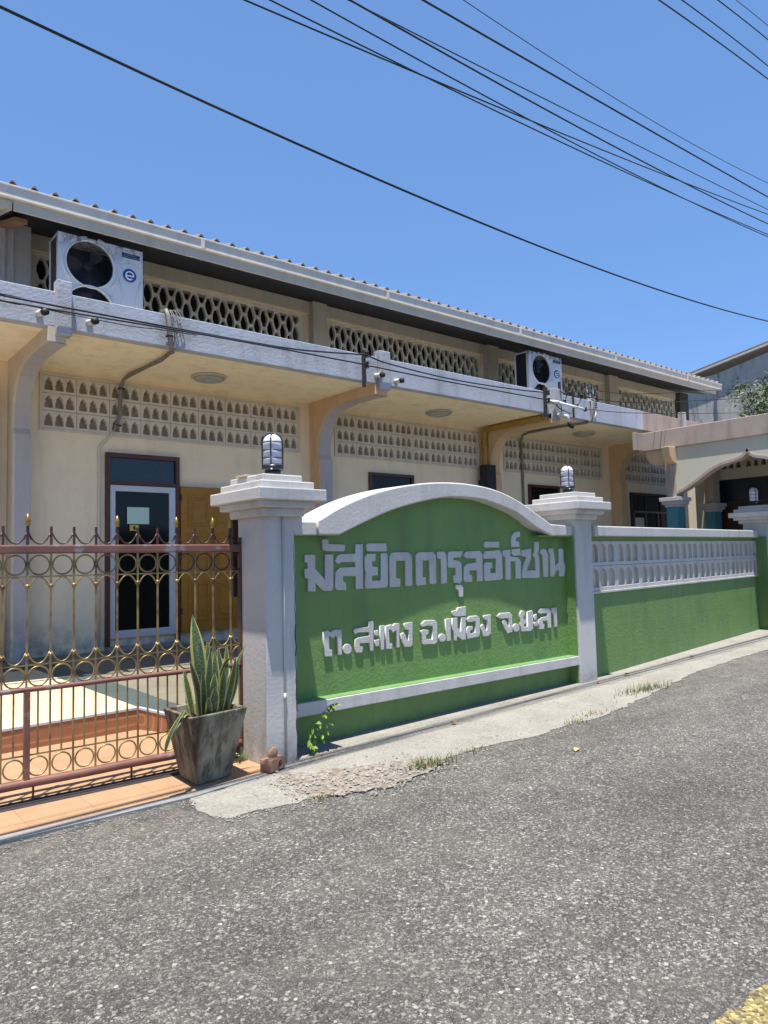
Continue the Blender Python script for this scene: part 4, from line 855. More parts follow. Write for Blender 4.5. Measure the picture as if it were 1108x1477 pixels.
t = thing('conduit', 'thin white conduit running up the front of the left gate pillar', 'conduit', (3.0, 4.85, 0))
part('tube', MB().tube([(3.012, 4.852, .02), (3.012, 4.852, 1.86)], .0075, 8), 'white_paint', t)
part('joint', MB().tube([(3.012, 4.851, .47), (3.012, 4.851, .53)], .011, 8), 'white_paint', t)
o = part('tile_offcut', MB().box(2.80, 3.00, 5.05, 5.20, 2.186, 2.200), 'tile_sand', None, .002); tag(o, 'broken cream tile offcut lying on top of the left gate pillar', 'tile')
def lamp(x, y, z, label):
    t = thing('bulkhead_lamp', label, 'lamp', (x, y, z), 'caged lamps on the pillars')
    part('neck', MB().lathe([(0, 0), (.062, 0), (.062, .045), (.058, .05), (0, .05)], (x, y, z), 24), 'black_metal', t)
    part('collar', MB().lathe([(0, .05), (.076, .05), (.086, .062), (.086, .088), (.078, .09), (0, .09)], (x, y, z), 28), 'black_metal', t)
    gl = [(0, .09), (.074, .09)] + [(.074, .12), (.074, .27)] + [(.074 * math.cos(a), .27 + .07 * math.sin(a)) for a in [i * math.pi / 16 for i in range(1, 8)]] + [(.002, .34)]
    part('glass', MB().lathe(gl, (x, y, z), 28), 'lamp_glass', t)
    mb = MB()
    for k in range(4):
        a = k * math.pi / 2 + .86
        mb.tube([(x + .081 * math.cos(a), y + .081 * math.sin(a), z + h) for h in (.085, .27)] + [(x + .081 * math.cos(b_) * math.cos(a), y + .081 * math.cos(b_) * math.sin(a), z + .27 + .077 * math.sin(b_)) for b_ in [i * math.pi / 16 for i in range(1, 9)]], .0052, 6)
    for h in (.145, .205, .27): mb.tube([(x + .081 * math.cos(a), y + .081 * math.sin(a), z + h) for a in [i * math.pi / 14 for i in range(28)]], .0045, 6, True)
    part('cage', mb, 'black_metal', t)
    part('screw', MB().lathe([(0, 0), (.008, 0), (.008, .01), (0, .01)], (x - .05, y - .065, z + .05), 8), 'aluminium', t)
lamp(3.02, 5.0, 2.186, 'caged dome lamp on the left gate pillar, nearest the gate')
lamp(7.35, 5.40, 2.263, 'caged dome lamp on the pillar between the two green walls')
lamp(13.85, 6.08, 2.366, 'caged dome lamp at the right edge, on the farthest pillar')

# ---------------------------------------------------------------- vented green wall
TR = frame_T((7.5, 5.30, 0), 6.8, .005)
RW = thing('boundary_wall', 'green boundary wall with two rows of white arched vent blocks along its top', 'wall', (10.4, 5.7, 0))
part('wall', MB().box(-.1, 6.45, .0, .16, -.25, 1.085, TR).box(-.1, 6.45, .0, .16, 1.695, 1.80, TR).box(-.1, .10, 0, .16, 1.084, 1.696, TR).box(6.29, 6.45, 0, .16, 1.084, 1.696, TR), 'green_paint', RW, .004)
def archhole(cx, z0, w=.084, h=.225):
    return [(cx - w, z0), (cx + w, z0), (cx + w, z0 + h - w * .9)] + [(cx + w * math.cos(a), z0 + h - w * .9 + w * .9 * math.sin(a)) for a in [i * math.pi / 10 for i in range(1, 10)]] + [(cx - w, z0 + h - w * .9)]
bw = 6.19 / 9; bh = .305
blk = shape_mesh([(.002, .002), (bw - .002, .002), (bw - .002, bh - .002), (.002, bh - .002)], [archhole(bw * .5 + (k - 1) * bw * .31, .045) for k in range(3)], .055, .004, lambda x, d, z: (x, d, z))
vs = [v.co.copy() for v in blk.vertices]; fs = [tuple(p.vertices) for p in blk.polygons]; bpy.data.meshes.remove(blk); mb = MB()
for i in range(9):
    for j in range(2): mb.add([TR(.10 + i * bw + v.x, -.008 + v.y + random.uniform(0, .0001), 1.085 + j * bh + v.z) for v in vs], fs)
me = bpy.data.meshes.new('vent_panel'); me.from_pydata(mb.v, [], mb.f); me.update(); vp = link_mesh('vent_panel', me, 'white_paint', RW)
part('vent_backing', MB().box(.08, 6.31, .030, .12, 1.08, 1.70, TR), 'tan_backing', vp)
part('sill', MB().box(.10, 6.29, -.022, .0, 1.055, 1.084, TR), 'white_paint', vp, .005)
part('cap', MB().box(.14, 6.20, -.075, .28, 1.750, 1.876, TR), 'white_paint', RW, .012)
part('end_block', MB().box(-.02, .139, -.004, .2, 1.752, 1.868, TR).box(6.201, 6.28, -.004, .2, 1.752, 1.868, TR), 'white_paint', RW, .006)
part('side_return', MB().hexa([(13.735, 5.85, 0), (13.748, 5.85, 0), (13.748, 6.06, 0), (13.735, 6.06, 0), (13.735, 5.85, 1.80), (13.748, 5.85, 1.80), (13.748, 6.06, 1.80), (13.735, 6.06, 1.80)]), 'green_paint', RW)

# ---------------------------------------------------------------- gate
GYY = 5.25; S0 = 1.151; SP = .1476
GT = thing('sliding_gate', 'red and gold wrought iron sliding gate with rings and spear tips', 'gate', (1.8, GYY, 0))
XR = 2.885; XL = -1.9
def at_obj(name, me, x, y, z, mat=None, parent=GT):
    o = bpy.data.objects.new(name, me); C.objects.link(o); o.location = Vector((x, y, z)) - root_off(parent); o.parent = parent; return o
def mesh_of(mb, mat, bevel=0):
    o = part('tmp', mb, mat, None, bevel); me = o.data; bpy.data.objects.remove(o); return me
def pipe_rail(z, r, m_, x1=XR):
    n = 24; part('rail', MB().tube([(XL + (x1 - XL) * i / n, GYY, z + .0015 * math.sin(i * 1.7)) for i in range(n + 1)], r, 14), m_, GT)
part('rail', MB().box(XL, XR, GYY - .026, GYY + .026, 1.608, 1.666), 'rail_paint', GT, .009)
pipe_rail(.724, .0175, 'rail_paint'); pipe_rail(.128, .029, 'rail_paint')
flat = lambda z: part('thin_rail', MB().box(XL, XR, GYY - .004, GYY + .004, z - .005, z + .005), 'gate_gold', GT)
flat(1.457); flat(.882); flat(.306)
k0 = math.ceil((XL - S0) / SP)
ks = list(range(-8, 12)) if False else list(range(k0, 12))
bar_me = mesh_of(MB().box(-.0058, .0058, -.0058, .0058, .74, 1.61), 'gate_gold')
low_me = mesh_of(MB().box(-.0055, .0055, -.0055, .0055, .15, .712), 'gate_gold')
short_me = mesh_of(MB().box(-.005, .005, -.005, .005, .306, .712), 'gate_gold')
circle = lambda r, n=26: [(r * math.cos(2 * math.pi * i / n), 0, r * math.sin(2 * math.pi * i / n)) for i in range(n)]
ring_me = mesh_of(MB().tube(circle(.0635), .0058, 7, True), 'gate_gold')
ringr_me = mesh_of(MB().tube(circle(.0635), .0058, 7, True), 'gate_dark')
ring_s = mesh_of(MB().tube(circle(.0605), .0055, 7, True), 'gate_gold')
def arcm(sgn, mat):
    n = 14; pts = [(-SP / 2 + .006 + (SP - .012) * i / n, 0, sgn * (.072 * (abs(2 * i / n - 1)) ** 2.1)) for i in range(n + 1)]
    return mesh_of(MB().tube(pts, .0052, 6), mat)
cup_dark = arcm(1, 'gate_dark'); cup_gold = arcm(1, 'gate_gold'); hood_gold = arcm(-1, 'gate_gold')
stub_me = mesh_of(MB().box(-.007, .007, -.007, .007, 1.665, 1.79), 'gate_dark')
stubf = mesh_of(MB().box(-.008, .008, -.008, .008, 1.665, 1.795).tube([(-.022, 0, 1.70), (-.012, 0, 1.735), (-.009, 0, 1.745)], .005, 5).tube([(.022, 0, 1.70), (.012, 0, 1.735), (.009, 0, 1.745)], .005, 5), 'gate_dark')
tip_me = mesh_of(MB().lathe([(0, 1.792), (.012, 1.793), (.019, 1.802), (.013, 1.812), (.020, 1.822), (.012, 1.85), (.001, 1.877)], (0, 0, 0), 8), 'gold')
col_me = mesh_of(MB().lathe([(.0, -.012), (.010, -.012), (.013, -.004), (.013, .004), (.010, .012), (0, .012)], (0, 0, 0), 8), 'gate_gold')
post_k = 1
for k in ks:
    x = S0 + k * SP
    if x > XR - .03: continue
    at_obj('bar', bar_me, x, GYY, 0)
    if k != post_k: at_obj('bar', low_me, x, GYY, 0)
    xm = x + SP / 2
    if xm < XR - .01: at_obj('bar', short_me, xm - .002, GYY, 0)
    tips = k in (1, 5, 8, 10, 11, -3, -7, -11)
    at_obj('stub', stubf if tips else stub_me, x, GYY, 0)
    if tips: at_obj('spear_tip', tip_me, x, GYY, 0)
    at_obj('bar_collar', col_me, x, GYY, 1.395); at_obj('bar_collar', col_me, x, GYY, .94)
    if xm < XR:
        at_obj('ring', ring_me if k < 8 else ringr_me, xm, GYY, 1.533); at_obj('ring', ring_me, xm, GYY, .807)
        at_obj('ring', ring_s, xm, GYY, .229)
        at_obj('cup', cup_dark, xm, GYY, 1.674); at_obj('cup', cup_gold, xm, GYY, .888); at_obj('hood', hood_gold, xm, GYY, 1.452)
part('post', MB().box(S0 + SP - .014, S0 + SP + .022, GYY - .018, GYY + .018, .14, .715), 'rail_paint', GT, .003)
part('end_post', MB().box(XR - .035, XR + .004, GYY - .03, GYY + .03, .09, 1.72).box(XR - .055, XR + .004, GYY + .06, GYY + .09, 1.25, 1.90), 'gate_dark', GT, .004)
mb = MB()
for x in (1.345, 1.99, .6, 2.6): mb.box(x - .006, x + .006, GYY - .006, GYY + .006, .02, .105)
part('leg', mb, 'gate_dark', GT)
wh = MB()
for x in (.9, 2.45): wh.lathe([(0, -.012), (.045, -.012), (.038, 0), (.045, .012), (0, .012)], (x, GYY, .062), 18, 'y')
part('wheel', wh, 'dark_rail', GT)
TRK = part('track_with_shade', MB().box(XL, 2.87, GYY - .035, GYY + .035, .0085, .014).box(XL, 2.87, GYY - .005, GYY + .005, .012, .024).box(XL, 2.87, GYY - .10, GYY - .045, .0085, .011), 'dark_rail'); tag(TRK, 'dark steel rail and painted shade strip on the peach tiles beneath the gate', 'rail')  # last box is a flat dark strip painting the gate's shadow beside the rail

# ---------------------------------------------------------------- planter with snake plant
PT = thing('planter', 'square tapered cement planter, stained dark, standing on the peach tiles before the gate', 'planter', (2.4, 4.95, .012))
bF, bL, bR = Vector((2.268, 4.796, .012)), Vector((2.283, 5.105, .012)), Vector((2.553, 4.854, .012)); bB = bL + bR - bF
tF, tL, tR = Vector((2.156, 4.640, .50)), Vector((2.178, 5.145, .50)), Vector((2.621, 4.724, .50)); tB = tL + tR - tF
ctr = (tF + tL + tR + tB) / 4
inn = lambda p, z, s=.86: Vector((ctr.x + (p.x - ctr.x) * s, ctr.y + (p.y - ctr.y) * s, z))
mb = MB()
O = [bF, bR, bB, bL, tF, tR, tB, tL] + [inn(p, .50) for p in (tF, tR, tB, tL)] + [inn(p, .40, .80) for p in (tF, tR, tB, tL)]
mb.add(O, [(3, 2, 1, 0), (0, 1, 5, 4), (1, 2, 6, 5), (2, 3, 7, 6), (3, 0, 4, 7)] + [(4 + i, 4 + (i + 1) % 4, 8 + (i + 1) % 4, 8 + i) for i in range(4)] + [(8 + i, 8 + (i + 1) % 4, 12 + (i + 1) % 4, 12 + i) for i in range(4)] + [(12, 13, 14, 15)])
part('pot', mb, 'pot_cement', PT, .006)
part('soil', MB().add([inn(p, .44, .83) for p in (tF, tR, tB, tL)], [(0, 1, 2, 3)]), 'soil', PT)
SPL = thing('snake_plant', 'snake plant with tall yellow-edged leaves growing in the cement planter', 'plant', (ctr.x, ctr.y, .44))
random.seed(5)
def blade(base, tip, width, twist, bend=(0, 0), droop=0, n=14):
    base = Vector(base); tip = Vector(tip); vs = []; fs = []; uvs = []
    for i in range(n + 1):
        t_ = i / n; p = base.lerp(tip, t_)
        arch = math.sin(math.pi * t_)
        p += Vector((bend[0], bend[1], 0)) * arch + Vector((0, 0, droop * 4 * t_ * (1 - t_)))
        w = .82 * width * min(1, .62 + 1.1 * t_) * (1 - max(0, (t_ - .62) / .38) ** 1.8) + .001
        a = twist + .5 * t_
        side = Vector((math.cos(a), math.sin(a), 0)) * w / 2; out_ = Vector((-math.sin(a), math.cos(a), 0)) * w * .16
        for j, s_ in enumerate((-1, -.55, 0, .55, 1)):
            vs.append(p + side * s_ + out_ * (1 - s_ * s_) * -1); uvs.append(((s_ + 1) / 2, t_ * (tip - base).length * 3))
    for i in range(n):
        for j in range(4): fs.append((i * 5 + j, i * 5 + j + 1, (i + 1) * 5 + j + 1, (i + 1) * 5 + j))
    me = bpy.data.meshes.new('leaf'); me.from_pydata([tuple(v) for v in vs], [], fs)
    ul = me.uv_layers.new(name='UVMap')
    for lp_ in me.loops: ul.data[lp_.index].uv = uvs[lp_.vertex_index]
    for p_ in me.polygons: p_.use_smooth = True
    o = link_mesh('leaf', me, 'snake_leaf', SPL); return o
cx0, cy0 = 2.40, 4.88
blade((cx0 - .05, cy0, .42), (2.29, 4.90, 1.165), .125, -.55, (.01, -.02))
for (bx, by, tx, ty, tz, w, tw, bd) in (
    (.00, .02, 2.415, 4.92, .985, .062, -.5, (0, 0)), (.02, -.03, 2.44, 4.86, .90, .075, -.8, (.01, 0)), (-.02, -.04, 2.38, 4.80, .93, .07, -.4, (-.01, 0)),
    (.06, 0, 2.54, 4.87, .95, .055, -.9, (.02, -.01)), (.07, .02, 2.50, 4.93, .92, .06, -.6, (.03, 0)), (.04, .05, 2.47, 5.0, .94, .06, -.7, (0, 0)),
    (-.07, -.03, 2.22, 4.80, .87, .06, -.5, (.02, 0)), (-.06, -.06, 2.28, 4.72, .80, .06, -.3, (.0, 0)), (-.03, -.08, 2.36, 4.70, .68, .085, -.6, (0, -.02)),
    (.03, -.08, 2.44, 4.72, .80, .07, -.9, (.01, 0)), (.08, -.05, 2.56, 4.74, .83, .055, -.8, (.02, -.01)), (.10, .02, 2.68, 4.84, .93, .035, -1.0, (-.03, 0)),
    (-.09, .04, 2.26, 4.98, .78, .06, -.4, (0, 0)), (-.02, .06, 2.36, 5.02, .86, .06, -.6, (0, 0)), (.0, -.02, 2.40, 4.78, .76, .085, -1.1, (0, -.01)), (.07, -.07, 2.52, 4.70, .86, .06, -.55, (0, -.02)),
    (-.05, -.09, 2.30, 4.68, .62, .07, -.2, (0, -.01)), (.05, .03, 2.46, 4.92, .99, .05, -.3, (.02, .01))):
    blade((cx0 + bx, cy0 + by, .42), (tx, ty, tz), w, tw, bd)
blade((2.30, 4.82, .43), (2.03, 4.62, .42), .04, -1.2, (0, 0), .10)
blade((2.12, 4.66, .56), (1.985, 4.66, .30), .04, -1.2, (-.03, 0), -.01)
# arching drooping leaf at the back right
blade((2.47, 4.90, .6), (2.56, 4.83, .84), .035, -.6, (.0, 0), .07)

# ---------------------------------------------------------------- brick and stone by the pillar
br = MB(); a = math.radians(22); u = Vector((math.cos(a), math.sin(a), 0)); n_ = Vector((-u.y, u.x, 0)); p0 = Vector((2.845, 4.765, .016))
bT = lambda x, d, z: tuple(p0 + u * x + n_ * d + Vector((0, 0, z)))
BK = thing('clay_brick', 'worn clay brick with a round hole, lying at the foot of the left gate pillar', 'brick', p0)
me = shape_mesh([(-.085, 0), (.085, 0), (.085, .075), (.075, .088), (-.078, .09), (-.085, .08)], [[(.022 + .021 * math.cos(2 * math.pi * i / 20), .043 + .026 * math.sin(2 * math.pi * i / 20)) for i in range(20)]], .10, .006, lambda x, d, z: bT(x, d - .05, z))
link_mesh('body', me, 'brick_clay', BK)
part('hole_rim', MB().tube([bT(.022 + .028 * math.cos(2 * math.pi * i / 20), -.050, .043 + .033 * math.sin(2 * math.pi * i / 20)) for i in range(20)], .006, 6, True), 'brick_clay', BK)
me = bpy.data.meshes.new('stone'); bm = bmesh.new(); bmesh.ops.create_icosphere(bm, subdivisions=3, radius=.042)
for v in bm.verts:
    v.co *= 1 + .22 * noise.noise(v.co * 22); v.co.z *= 1.0; v.co.x *= .95; v.co.y *= .45
    v.co.x += v.co.z * .35
for f in bm.faces: f.smooth = True
bm.to_mesh(me); bm.free(); me.transform(Matrix.Translation(Vector((0, 0, 0))))
o = bpy.data.objects.new('stone', me); C.objects.link(o); o.location = (2.848, 4.765, .135); me.materials.append(MATS['brick_clay'])
tag(o, 'small brown stone resting on the clay brick', 'stone')

# ---------------------------------------------------------------- small growth and litter
def leafshape(mb, p, d, nrm, L, W, cup=.2):
    d = Vector(d).normalized(); s_ = d.cross(Vector(nrm)).normalized(); up = s_.cross(d)
    p = Vector(p); vs = [p, p + d * L * .3 + s_ * W * .5 + up * W * cup, p + d * L * .65 + s_ * W * .42 + up * W * cup, p + d * L, p + d * L * .65 - s_ * W * .42 + up * W * cup, p + d * L * .3 - s_ * W * .5 + up * W * cup, p + d * L * .45]
    mb.add(vs, [(0, 1, 6), (1, 2, 6), (2, 3, 6), (3, 4, 6), (4, 5, 6), (5, 0, 6)], True)
VN = thing('climbing_weed', 'leafy green weed climbing the lower left corner of the sign wall', 'plant', (3.35, 5.05, .02))
random.seed(3)
st = MB(); lf = MB()
stems = [[(3.33, 4.98, .02), (3.33, 4.96, .12), (3.36, 4.95, .22), (3.41, 4.94, .30), (3.47, 4.93, .36), (3.52, 4.93, .37)], [(3.33, 4.98, .02), (3.29, 4.96, .10), (3.30, 4.95, .20), (3.34, 4.94, .27)], [(3.33, 4.98, .02), (3.37, 4.96, .10), (3.42, 4.95, .18), (3.45, 4.94, .25)], [(3.33, 4.98, .02), (3.30, 4.93, .06), (3.27, 4.92, .13)]]
for s_ in stems:
    s_ = smooth(s_, 3); st.tube(s_, .0035, 5)
    for i in range(2, len(s_), 1):
        a_ = random.uniform(0, 6.28); leafshape(lf, s_[i], (.5 * math.cos(a_), -.45 + .3 * math.sin(a_), random.uniform(-1.2, -.1)), (0, -1, .6), random.uniform(.055, .085), random.uniform(.024, .038))
part('stem', st, 'vine_leaf', VN); part('leaves', lf, 'vine_leaf', VN)
def tuft(x, y, n, h, label, mat='grass_blade', rx=.10, ry=.04):
    t = thing('grass_tuft', label, 'grass', (x, y, zg(x)), 'grass tufts along the pavement edge'); mb = MB(); mb2 = MB()
    for i in range(n):
        px, py = x + random.gauss(0, rx), y + random.gauss(0, ry); a_ = random.uniform(0, 6.28); L = h * random.uniform(.4, 1.1); ln = random.uniform(.15, .9)
        w = random.uniform(.0025, .005); c, s_ = math.cos(a_), math.sin(a_); z = zg(px) + .008
        vs = []
        for j in range(4):
            t_ = j / 3; q = Vector((px + c * L * ln * t_ * t_, py + s_ * L * ln * t_ * t_, z + L * t_ * (1 - .3 * ln * t_))); ww = w * (1 - t_ * .9)
            vs += [q + Vector((-s_, c, 0)) * ww, q - Vector((-s_, c, 0)) * ww]
        (mb if random.random() < .7 else mb2).add(vs, [(0, 1, 3, 2), (2, 3, 5, 4), (4, 5, 7, 6)])
    part('blades', mb, mat, t); part('dry_blades', mb2, 'straw_blade', t)
tuft(3.70, 4.03, 170, .10, 'largest green grass tuft at the pavement edge, in front of the sign wall')
tuft(2.72, 3.985, 60, .05, 'small straw-coloured tuft by the crumbled pavement edge', 'straw_blade', .06, .03)
tuft(4.22, 4.10, 50, .04, 'low sparse tuft just right of the largest grass tuft', 'grass_blade', .08, .03)
tuft(5.50, 4.08, 50, .05, 'small tuft at the pavement edge below the pillar between the green walls', 'grass_blade', .10, .03)
tuft(7.30, 4.44, 190, .11, 'wide weedy tuft at the pavement edge below the vented green wall', 'grass_blade', .22, .06)
tuft(5.95, 4.17, 60, .05, 'low tuft left of the wide weedy one at the pavement edge', 'straw_blade', .14, .04)
tuft(2.78, 5.16, 30, .10, 'small weed growing between the planter and the left gate pillar', 'leaf_green', .04, .03)
for (x, y, r, lab) in ((4.757, 3.521, .3, 'single dry yellow leaf lying alone on the asphalt'), (4.76, 4.80, 1.5, 'brown dry leaf on the pavement below the sign wall'), (7.28, 5.03, .8, 'brown dry leaf at the foot of the pillar between the green walls'), (8.0, 5.08, 2.4, 'brown dry leaf on the pavement joint right of the pillar between the green walls'), (9.78, 5.2, 2.0, 'brown dry leaf on the far pavement below the vented wall')):
    mb = MB(); c, s_ = math.cos(r), math.sin(r); z = zg(x) + (.022 if y > 4.3 else .006)
    leafshape(mb, (x, y, z), (c, s_, .1), (0, 0, 1), .075, .042, .35)
    o = part('dry_leaf', mb, 'yellow_leaf' if y < 4 else 'dry_leaf'); off = Vector((x, y, z)); o.data.transform(Matrix.Translation(-off)); o.location = off; tag(o, lab, 'leaf', 'dry leaves on the ground')
random.seed(9); mb = MB()
def peb(x, y, z, r):
    vs = [Vector((random.uniform(.7, 1.1) * dx, random.uniform(.7, 1.1) * dy, random.uniform(.5, .8) * dz)) * r + Vector((x, y, z)) for dx, dy, dz in ((1, 0, 0), (0, 1, 0), (-1, 0, 0), (0, -1, 0), (0, 0, 1), (0, 0, -.5))]
    mb.add(vs, [(0, 1, 4), (1, 2, 4), (2, 3, 4), (3, 0, 4), (1, 0, 5), (2, 1, 5), (3, 2, 5), (0, 3, 5)])
for i in range(900):
    x = random.uniform(2.6, 3.85); y = 4.0 + random.gauss(.08, .16) + (x < 3) * random.uniform(0, .45); peb(x, y, zg(x) + .02, random.choice((.004, .006, .009, .013)) * random.uniform(.7, 1.3))
for i in range(1100):
    k = random.randrange(len(EDGE) - 1); a_, b_ = EDGE[k], EDGE[k + 1]; t_ = random.random()
    x, y = a_[0] + (b_[0] - a_[0]) * t_, a_[1] + (b_[1] - a_[1]) * t_ - abs(random.gauss(0, .07)) + .03; peb(x, y, zg(x) + .006, random.choice((.003, .004, .006, .009)))
for i in range(160):
    x = random.uniform(1.0, 2.2); peb(x, 4.58 - abs(random.gauss(0, .09)), .004, random.uniform(.003, .009))
o = part('gravel', mb, 'pebble'); o['kind'] = 'stuff'; tag(o, 'loose chips and grit along the pavement edge', 'gravel')

# ---------------------------------------------------------------- porch at the right
PX = 13.2
PO = thing('porch', 'peach concrete porch with an ogee arch and teal columns at the right', 'porch', (14.6, 6.4, .2))
part('roof_slab', MB().box(PX, 17.2, 4.75, 7.92, 3.555, 3.915), 'peach_paint', PO, .01)
part('slab_corner', MB().box(12.92, PX - .002, 7.86, 7.925, 3.56, 3.91), 'peach_paint', PO, .008)
half = [(7.242, 2.62), (7.242, 2.708), (7.086, 2.76), (6.917, 2.849), (6.739, 2.96), (6.573, 3.061), (6.356, 3.148), (6.17, 3.189), (6.02, 3.223), (5.926, 3.288), (5.872, 3.355)]
curve = half[1:] + [(5.826, 3.275), (5.742, 3.219), (5.6, 3.185), (5.45, 3.13), (5.32, 3.05), (5.20, 2.93), (5.13, 2.80), (5.12, 2.62)]
curve = smooth2(curve[:10], 3) + smooth2(curve[10:], 3)
# local x = -y so that the front of the outline faces -x
TP = lambda x, d, z: (PX + .04 + d, -x, z)
out = [(-y, z) for y, z in [(7.30, 2.62)] + half[:1] + curve + [(5.0, 2.62), (5.0, 3.56), (7.30, 3.56)]]
part('arch_panel', MB().prism(out, lambda x, z: TP(x, 0, z), lambda x, z: TP(x, .16, z)), 'arch_paint', PO)
mb = MB(); tri = [(PX + .03, y, z - .012) for y, z in curve]
for a_, b_ in zip(curve[:-1], curve[1:]):
    d = Vector((b_[0] - a_[0], b_[1] - a_[1])); d.normalize(); nn = Vector((-d.y, d.x)) * .045
    if nn.y > 0: nn = -nn
    mb.hexa([(PX + .02, a_[0], a_[1] + .004), (PX + .02, b_[0], b_[1] + .004), (PX + .21, b_[0], b_[1] + .004), (PX + .21, a_[0], a_[1] + .004),
             (PX + .02, a_[0] + nn.x, a_[1] + nn.y), (PX + .02, b_[0] + nn.x, b_[1] + nn.y), (PX + .21, b_[0] + nn.x, b_[1] + nn.y), (PX + .21, a_[0] + nn.x, a_[1] + nn.y)])
part('arch_trim', mb, 'peach_paint', PO)
def column(x, y, z0=.25):
    part('column_base', MB().box(x, x + .30, y - .22, y, z0, 2.42), 'teal_paint', PO, .008)
    mb = MB()
    for o_, a_, b_ in ((.02, 2.42, 2.47), (.06, 2.468, 2.53), (.09, 2.528, 2.60)): mb.box(x - o_, x + .30 + o_, y - .22 - o_, y + o_, a_, b_)
    part('column_capital', mb, 'lilac_paint', PO, .006)
    part('column_shaft', MB().box(x + .01, x + .29, y - .21, y - .01, 2.60, 3.555), 'peach_paint', PO, .006)
column(PX, 7.44); column(PX, 5.16); column(15.6, 7.90); column(15.6, 5.16)
mb = MB()
q = [(7.40, 3.56), (7.85, 3.56), (7.84, 3.42), (7.78, 3.32), (7.66, 3.25), (7.55, 3.235), (7.47, 3.25), (7.40, 3.28)]
mb.prism(q, lambda y, z: (PX + .06, y, z), lambda y, z: (PX + .24, y, z)); part('corbel', mb, 'tan_paint', PO, .01)
q = [(PX - .22, 3.556), (PX + .1, 3.556), (PX + .1, 3.22), (PX + .0, 3.24), (PX - .12, 3.28), (PX - .19, 3.36)]
mb = MB().prism(q, lambda x, z: (x, 7.36, z), lambda x, z: (x, 7.20, z)); part('corbel', mb, 'tan_paint', PO, .01)
# side wing seen through the porch
W2 = thing('side_wing', 'shaded beige wing wall with dark door seen through the porch arch', 'building', (17, 6.5, .3))
me = shape_mesh([(-8.3, .2), (-4.9, .2), (-4.9, 3.555), (-8.3, 3.555)], [trefoil(-7.62 + k * .155 + (k // 3) * .06, 3.35, .05, .125) for k in range(9)] + [[(-7.93, .35), (-5.9, .35), (-5.9, 3.12), (-7.93, 3.12)]], .25, 0, lambda x, d, z: (16.0 + d, -x, z))
link_mesh('wall', me, 'arch_paint', W2)
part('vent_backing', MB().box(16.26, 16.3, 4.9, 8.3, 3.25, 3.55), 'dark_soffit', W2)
part('transom', MB().box(16.10, 16.14, 5.9, 7.93, 2.62, 3.12), 'navy_glass', W2)
mb = MB()
for y0 in (5.91, 6.58, 7.25): mb.box(16.08, 16.14, y0, y0 + .66, .35, 2.61)
part('door', mb, 'brown_door', W2, .01)
part('door_frame', MB().box(16.06, 16.16, 7.86, 7.93, .35, 3.12).box(16.06, 16.15, 5.9, 7.86, 2.59, 2.64), 'dark_rail', W2)
part('flank_wall', MB().box(16.3, 19, 8.1, 8.3, .2, 3.55).box(16.3, 19, 4.9, 5.1, .2, 3.55).box(16.0, 19.0, 4.9, 8.3, 3.556, 3.70), 'arch_paint', W2)
CP = thing('boundary_post', 'sunlit cream post with a slanted brace glimpsed between the porch columns', 'post', (19.9, 10.3, .3))
part('shaft', MB().box(19.8, 20.0, 10.16, 10.5, .2, 3.45), 'cream_wall', CP, .01)
part('brace', MB().prism([(10.16, 3.0), (10.16, 3.35), (9.7, 2.5), (9.7, 1.9)], lambda y, z: (19.85, y, z), lambda y, z: (19.95, y, z)), 'cream_wall', CP)

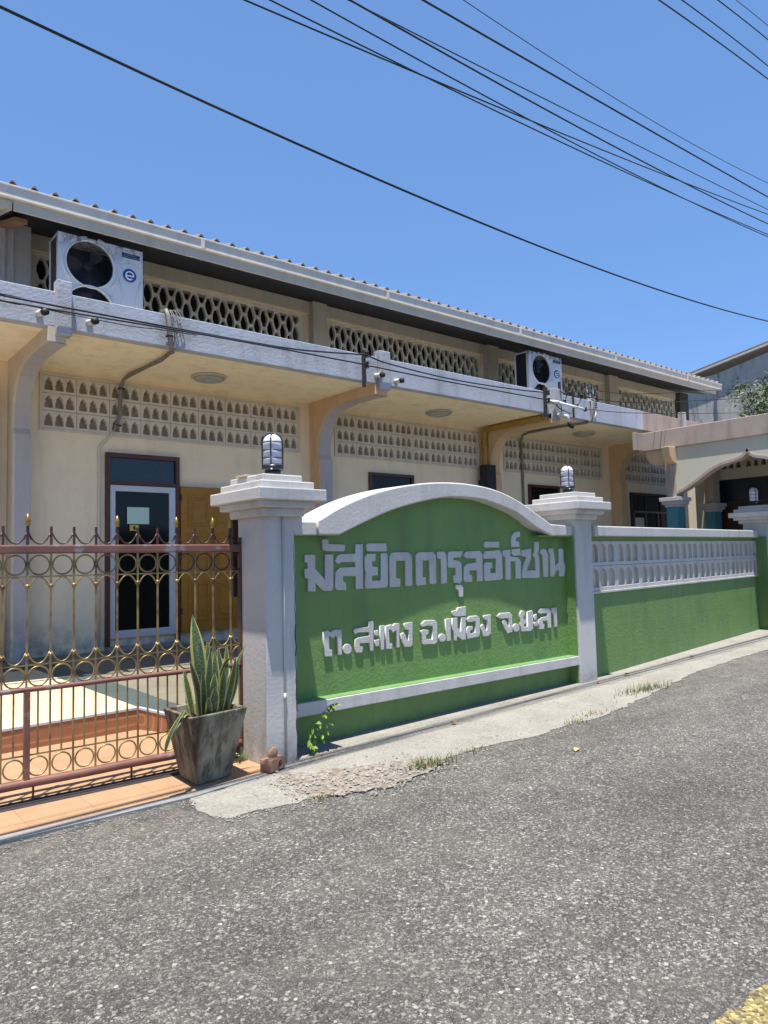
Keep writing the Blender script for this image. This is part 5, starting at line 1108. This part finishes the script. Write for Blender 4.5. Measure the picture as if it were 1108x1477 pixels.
# ---------------------------------------------------------------- raw concrete building and tree at the far right
GB = thing('concrete_building', 'raw grey weathered concrete gable wall rising behind the porch', 'building', (27, 9, 0))
prof2 = [(20, 0), (20, 6.1), (12.3, 7.42), (11.6, 7.45), (9.8, 7.80), (6, 8.55), (2.5, 7.9), (2.5, 0)]
part('wall', MB().prism(prof2, lambda y, z: (24.0, y, z), lambda y, z: (24.25, y, z)).box(24.25, 34, 2.5, 2.7, 0, 7.8), 'raw_concrete', GB)
rr = MB()
for a_, b_ in (((20.3, 6.20), (6, 8.70)), ((6, 8.70), (2.2, 8.0))):
    rr.hexa([(23.97, a_[0], a_[1]), (34, a_[0], a_[1]), (34, b_[0], b_[1]), (23.97, b_[0], b_[1]), (23.97, a_[0], a_[1] + .06), (34, a_[0], a_[1] + .06), (34, b_[0], b_[1] + .06), (23.97, b_[0], b_[1] + .06)])
part('roof', rr, 'gutter_metal', GB)
part('roof_flashing', MB().hexa([(23.82, 20.3, 6.26), (23.95, 20.3, 6.26), (23.95, 6, 8.76), (23.82, 6, 8.76), (23.82, 20.3, 6.29), (23.95, 20.3, 6.29), (23.95, 6, 8.79), (23.82, 6, 8.79)]), 'aluminium', GB)
part('downpipe', MB().tube([(23.93, 11.56, 6.9), (23.93, 11.56, .2)], .045, 8), 'dull_pipe', GB)
TRE = thing('tree', 'small green tree with pale yellow flowers behind the porch roof', 'tree', (20.2, 7.9, 0))
random.seed(21)
tb = MB().tube([(20.2, 7.9, 0), (20.15, 7.95, 1.6), (20.25, 7.85, 3.2), (20.1, 7.9, 4.6)], [.12, .10, .08, .05], 8)
lf = MB(); fl = MB()
tips = []
for i in range(44):
    a_ = random.uniform(0, 6.28); r = random.uniform(.2, 1.1); z = random.uniform(3.9, 5.85); e = Vector((20.2 + r * math.cos(a_), 7.95 + r * 1.15 * math.sin(a_), z))
    s_ = Vector((20.2, 7.9, random.uniform(2.8, 4.5))); m_ = s_.lerp(e, .5) + Vector((0, 0, .15)); tb.tube([s_, m_, e], [.03, .02, .008], 5); tips += [e, m_.lerp(e, .5)]
for e in tips:
    for i in range(85):
        o_ = Vector((random.gauss(0, .17), random.gauss(0, .17), random.gauss(0, .14))); d = Vector((random.uniform(-1, 1), random.uniform(-1, 1), random.uniform(-1.1, .3)))
        leafshape(lf, e + o_, d, (random.uniform(-1, 1), random.uniform(-1, 1), 1), random.uniform(.09, .17), random.uniform(.025, .045), .1)
    if random.random() < .35: peb_c = e + Vector((random.uniform(-.2, .1), random.uniform(-.3, .3), .05)); fl.lathe([(0, -.02), (.03, 0), (.035, .015), (0, .02)], peb_c, 6)
part('trunk', tb, 'bark', TRE); part('crown', lf, 'tree_leaf', TRE); part('flowers', fl, 'flower', TRE)
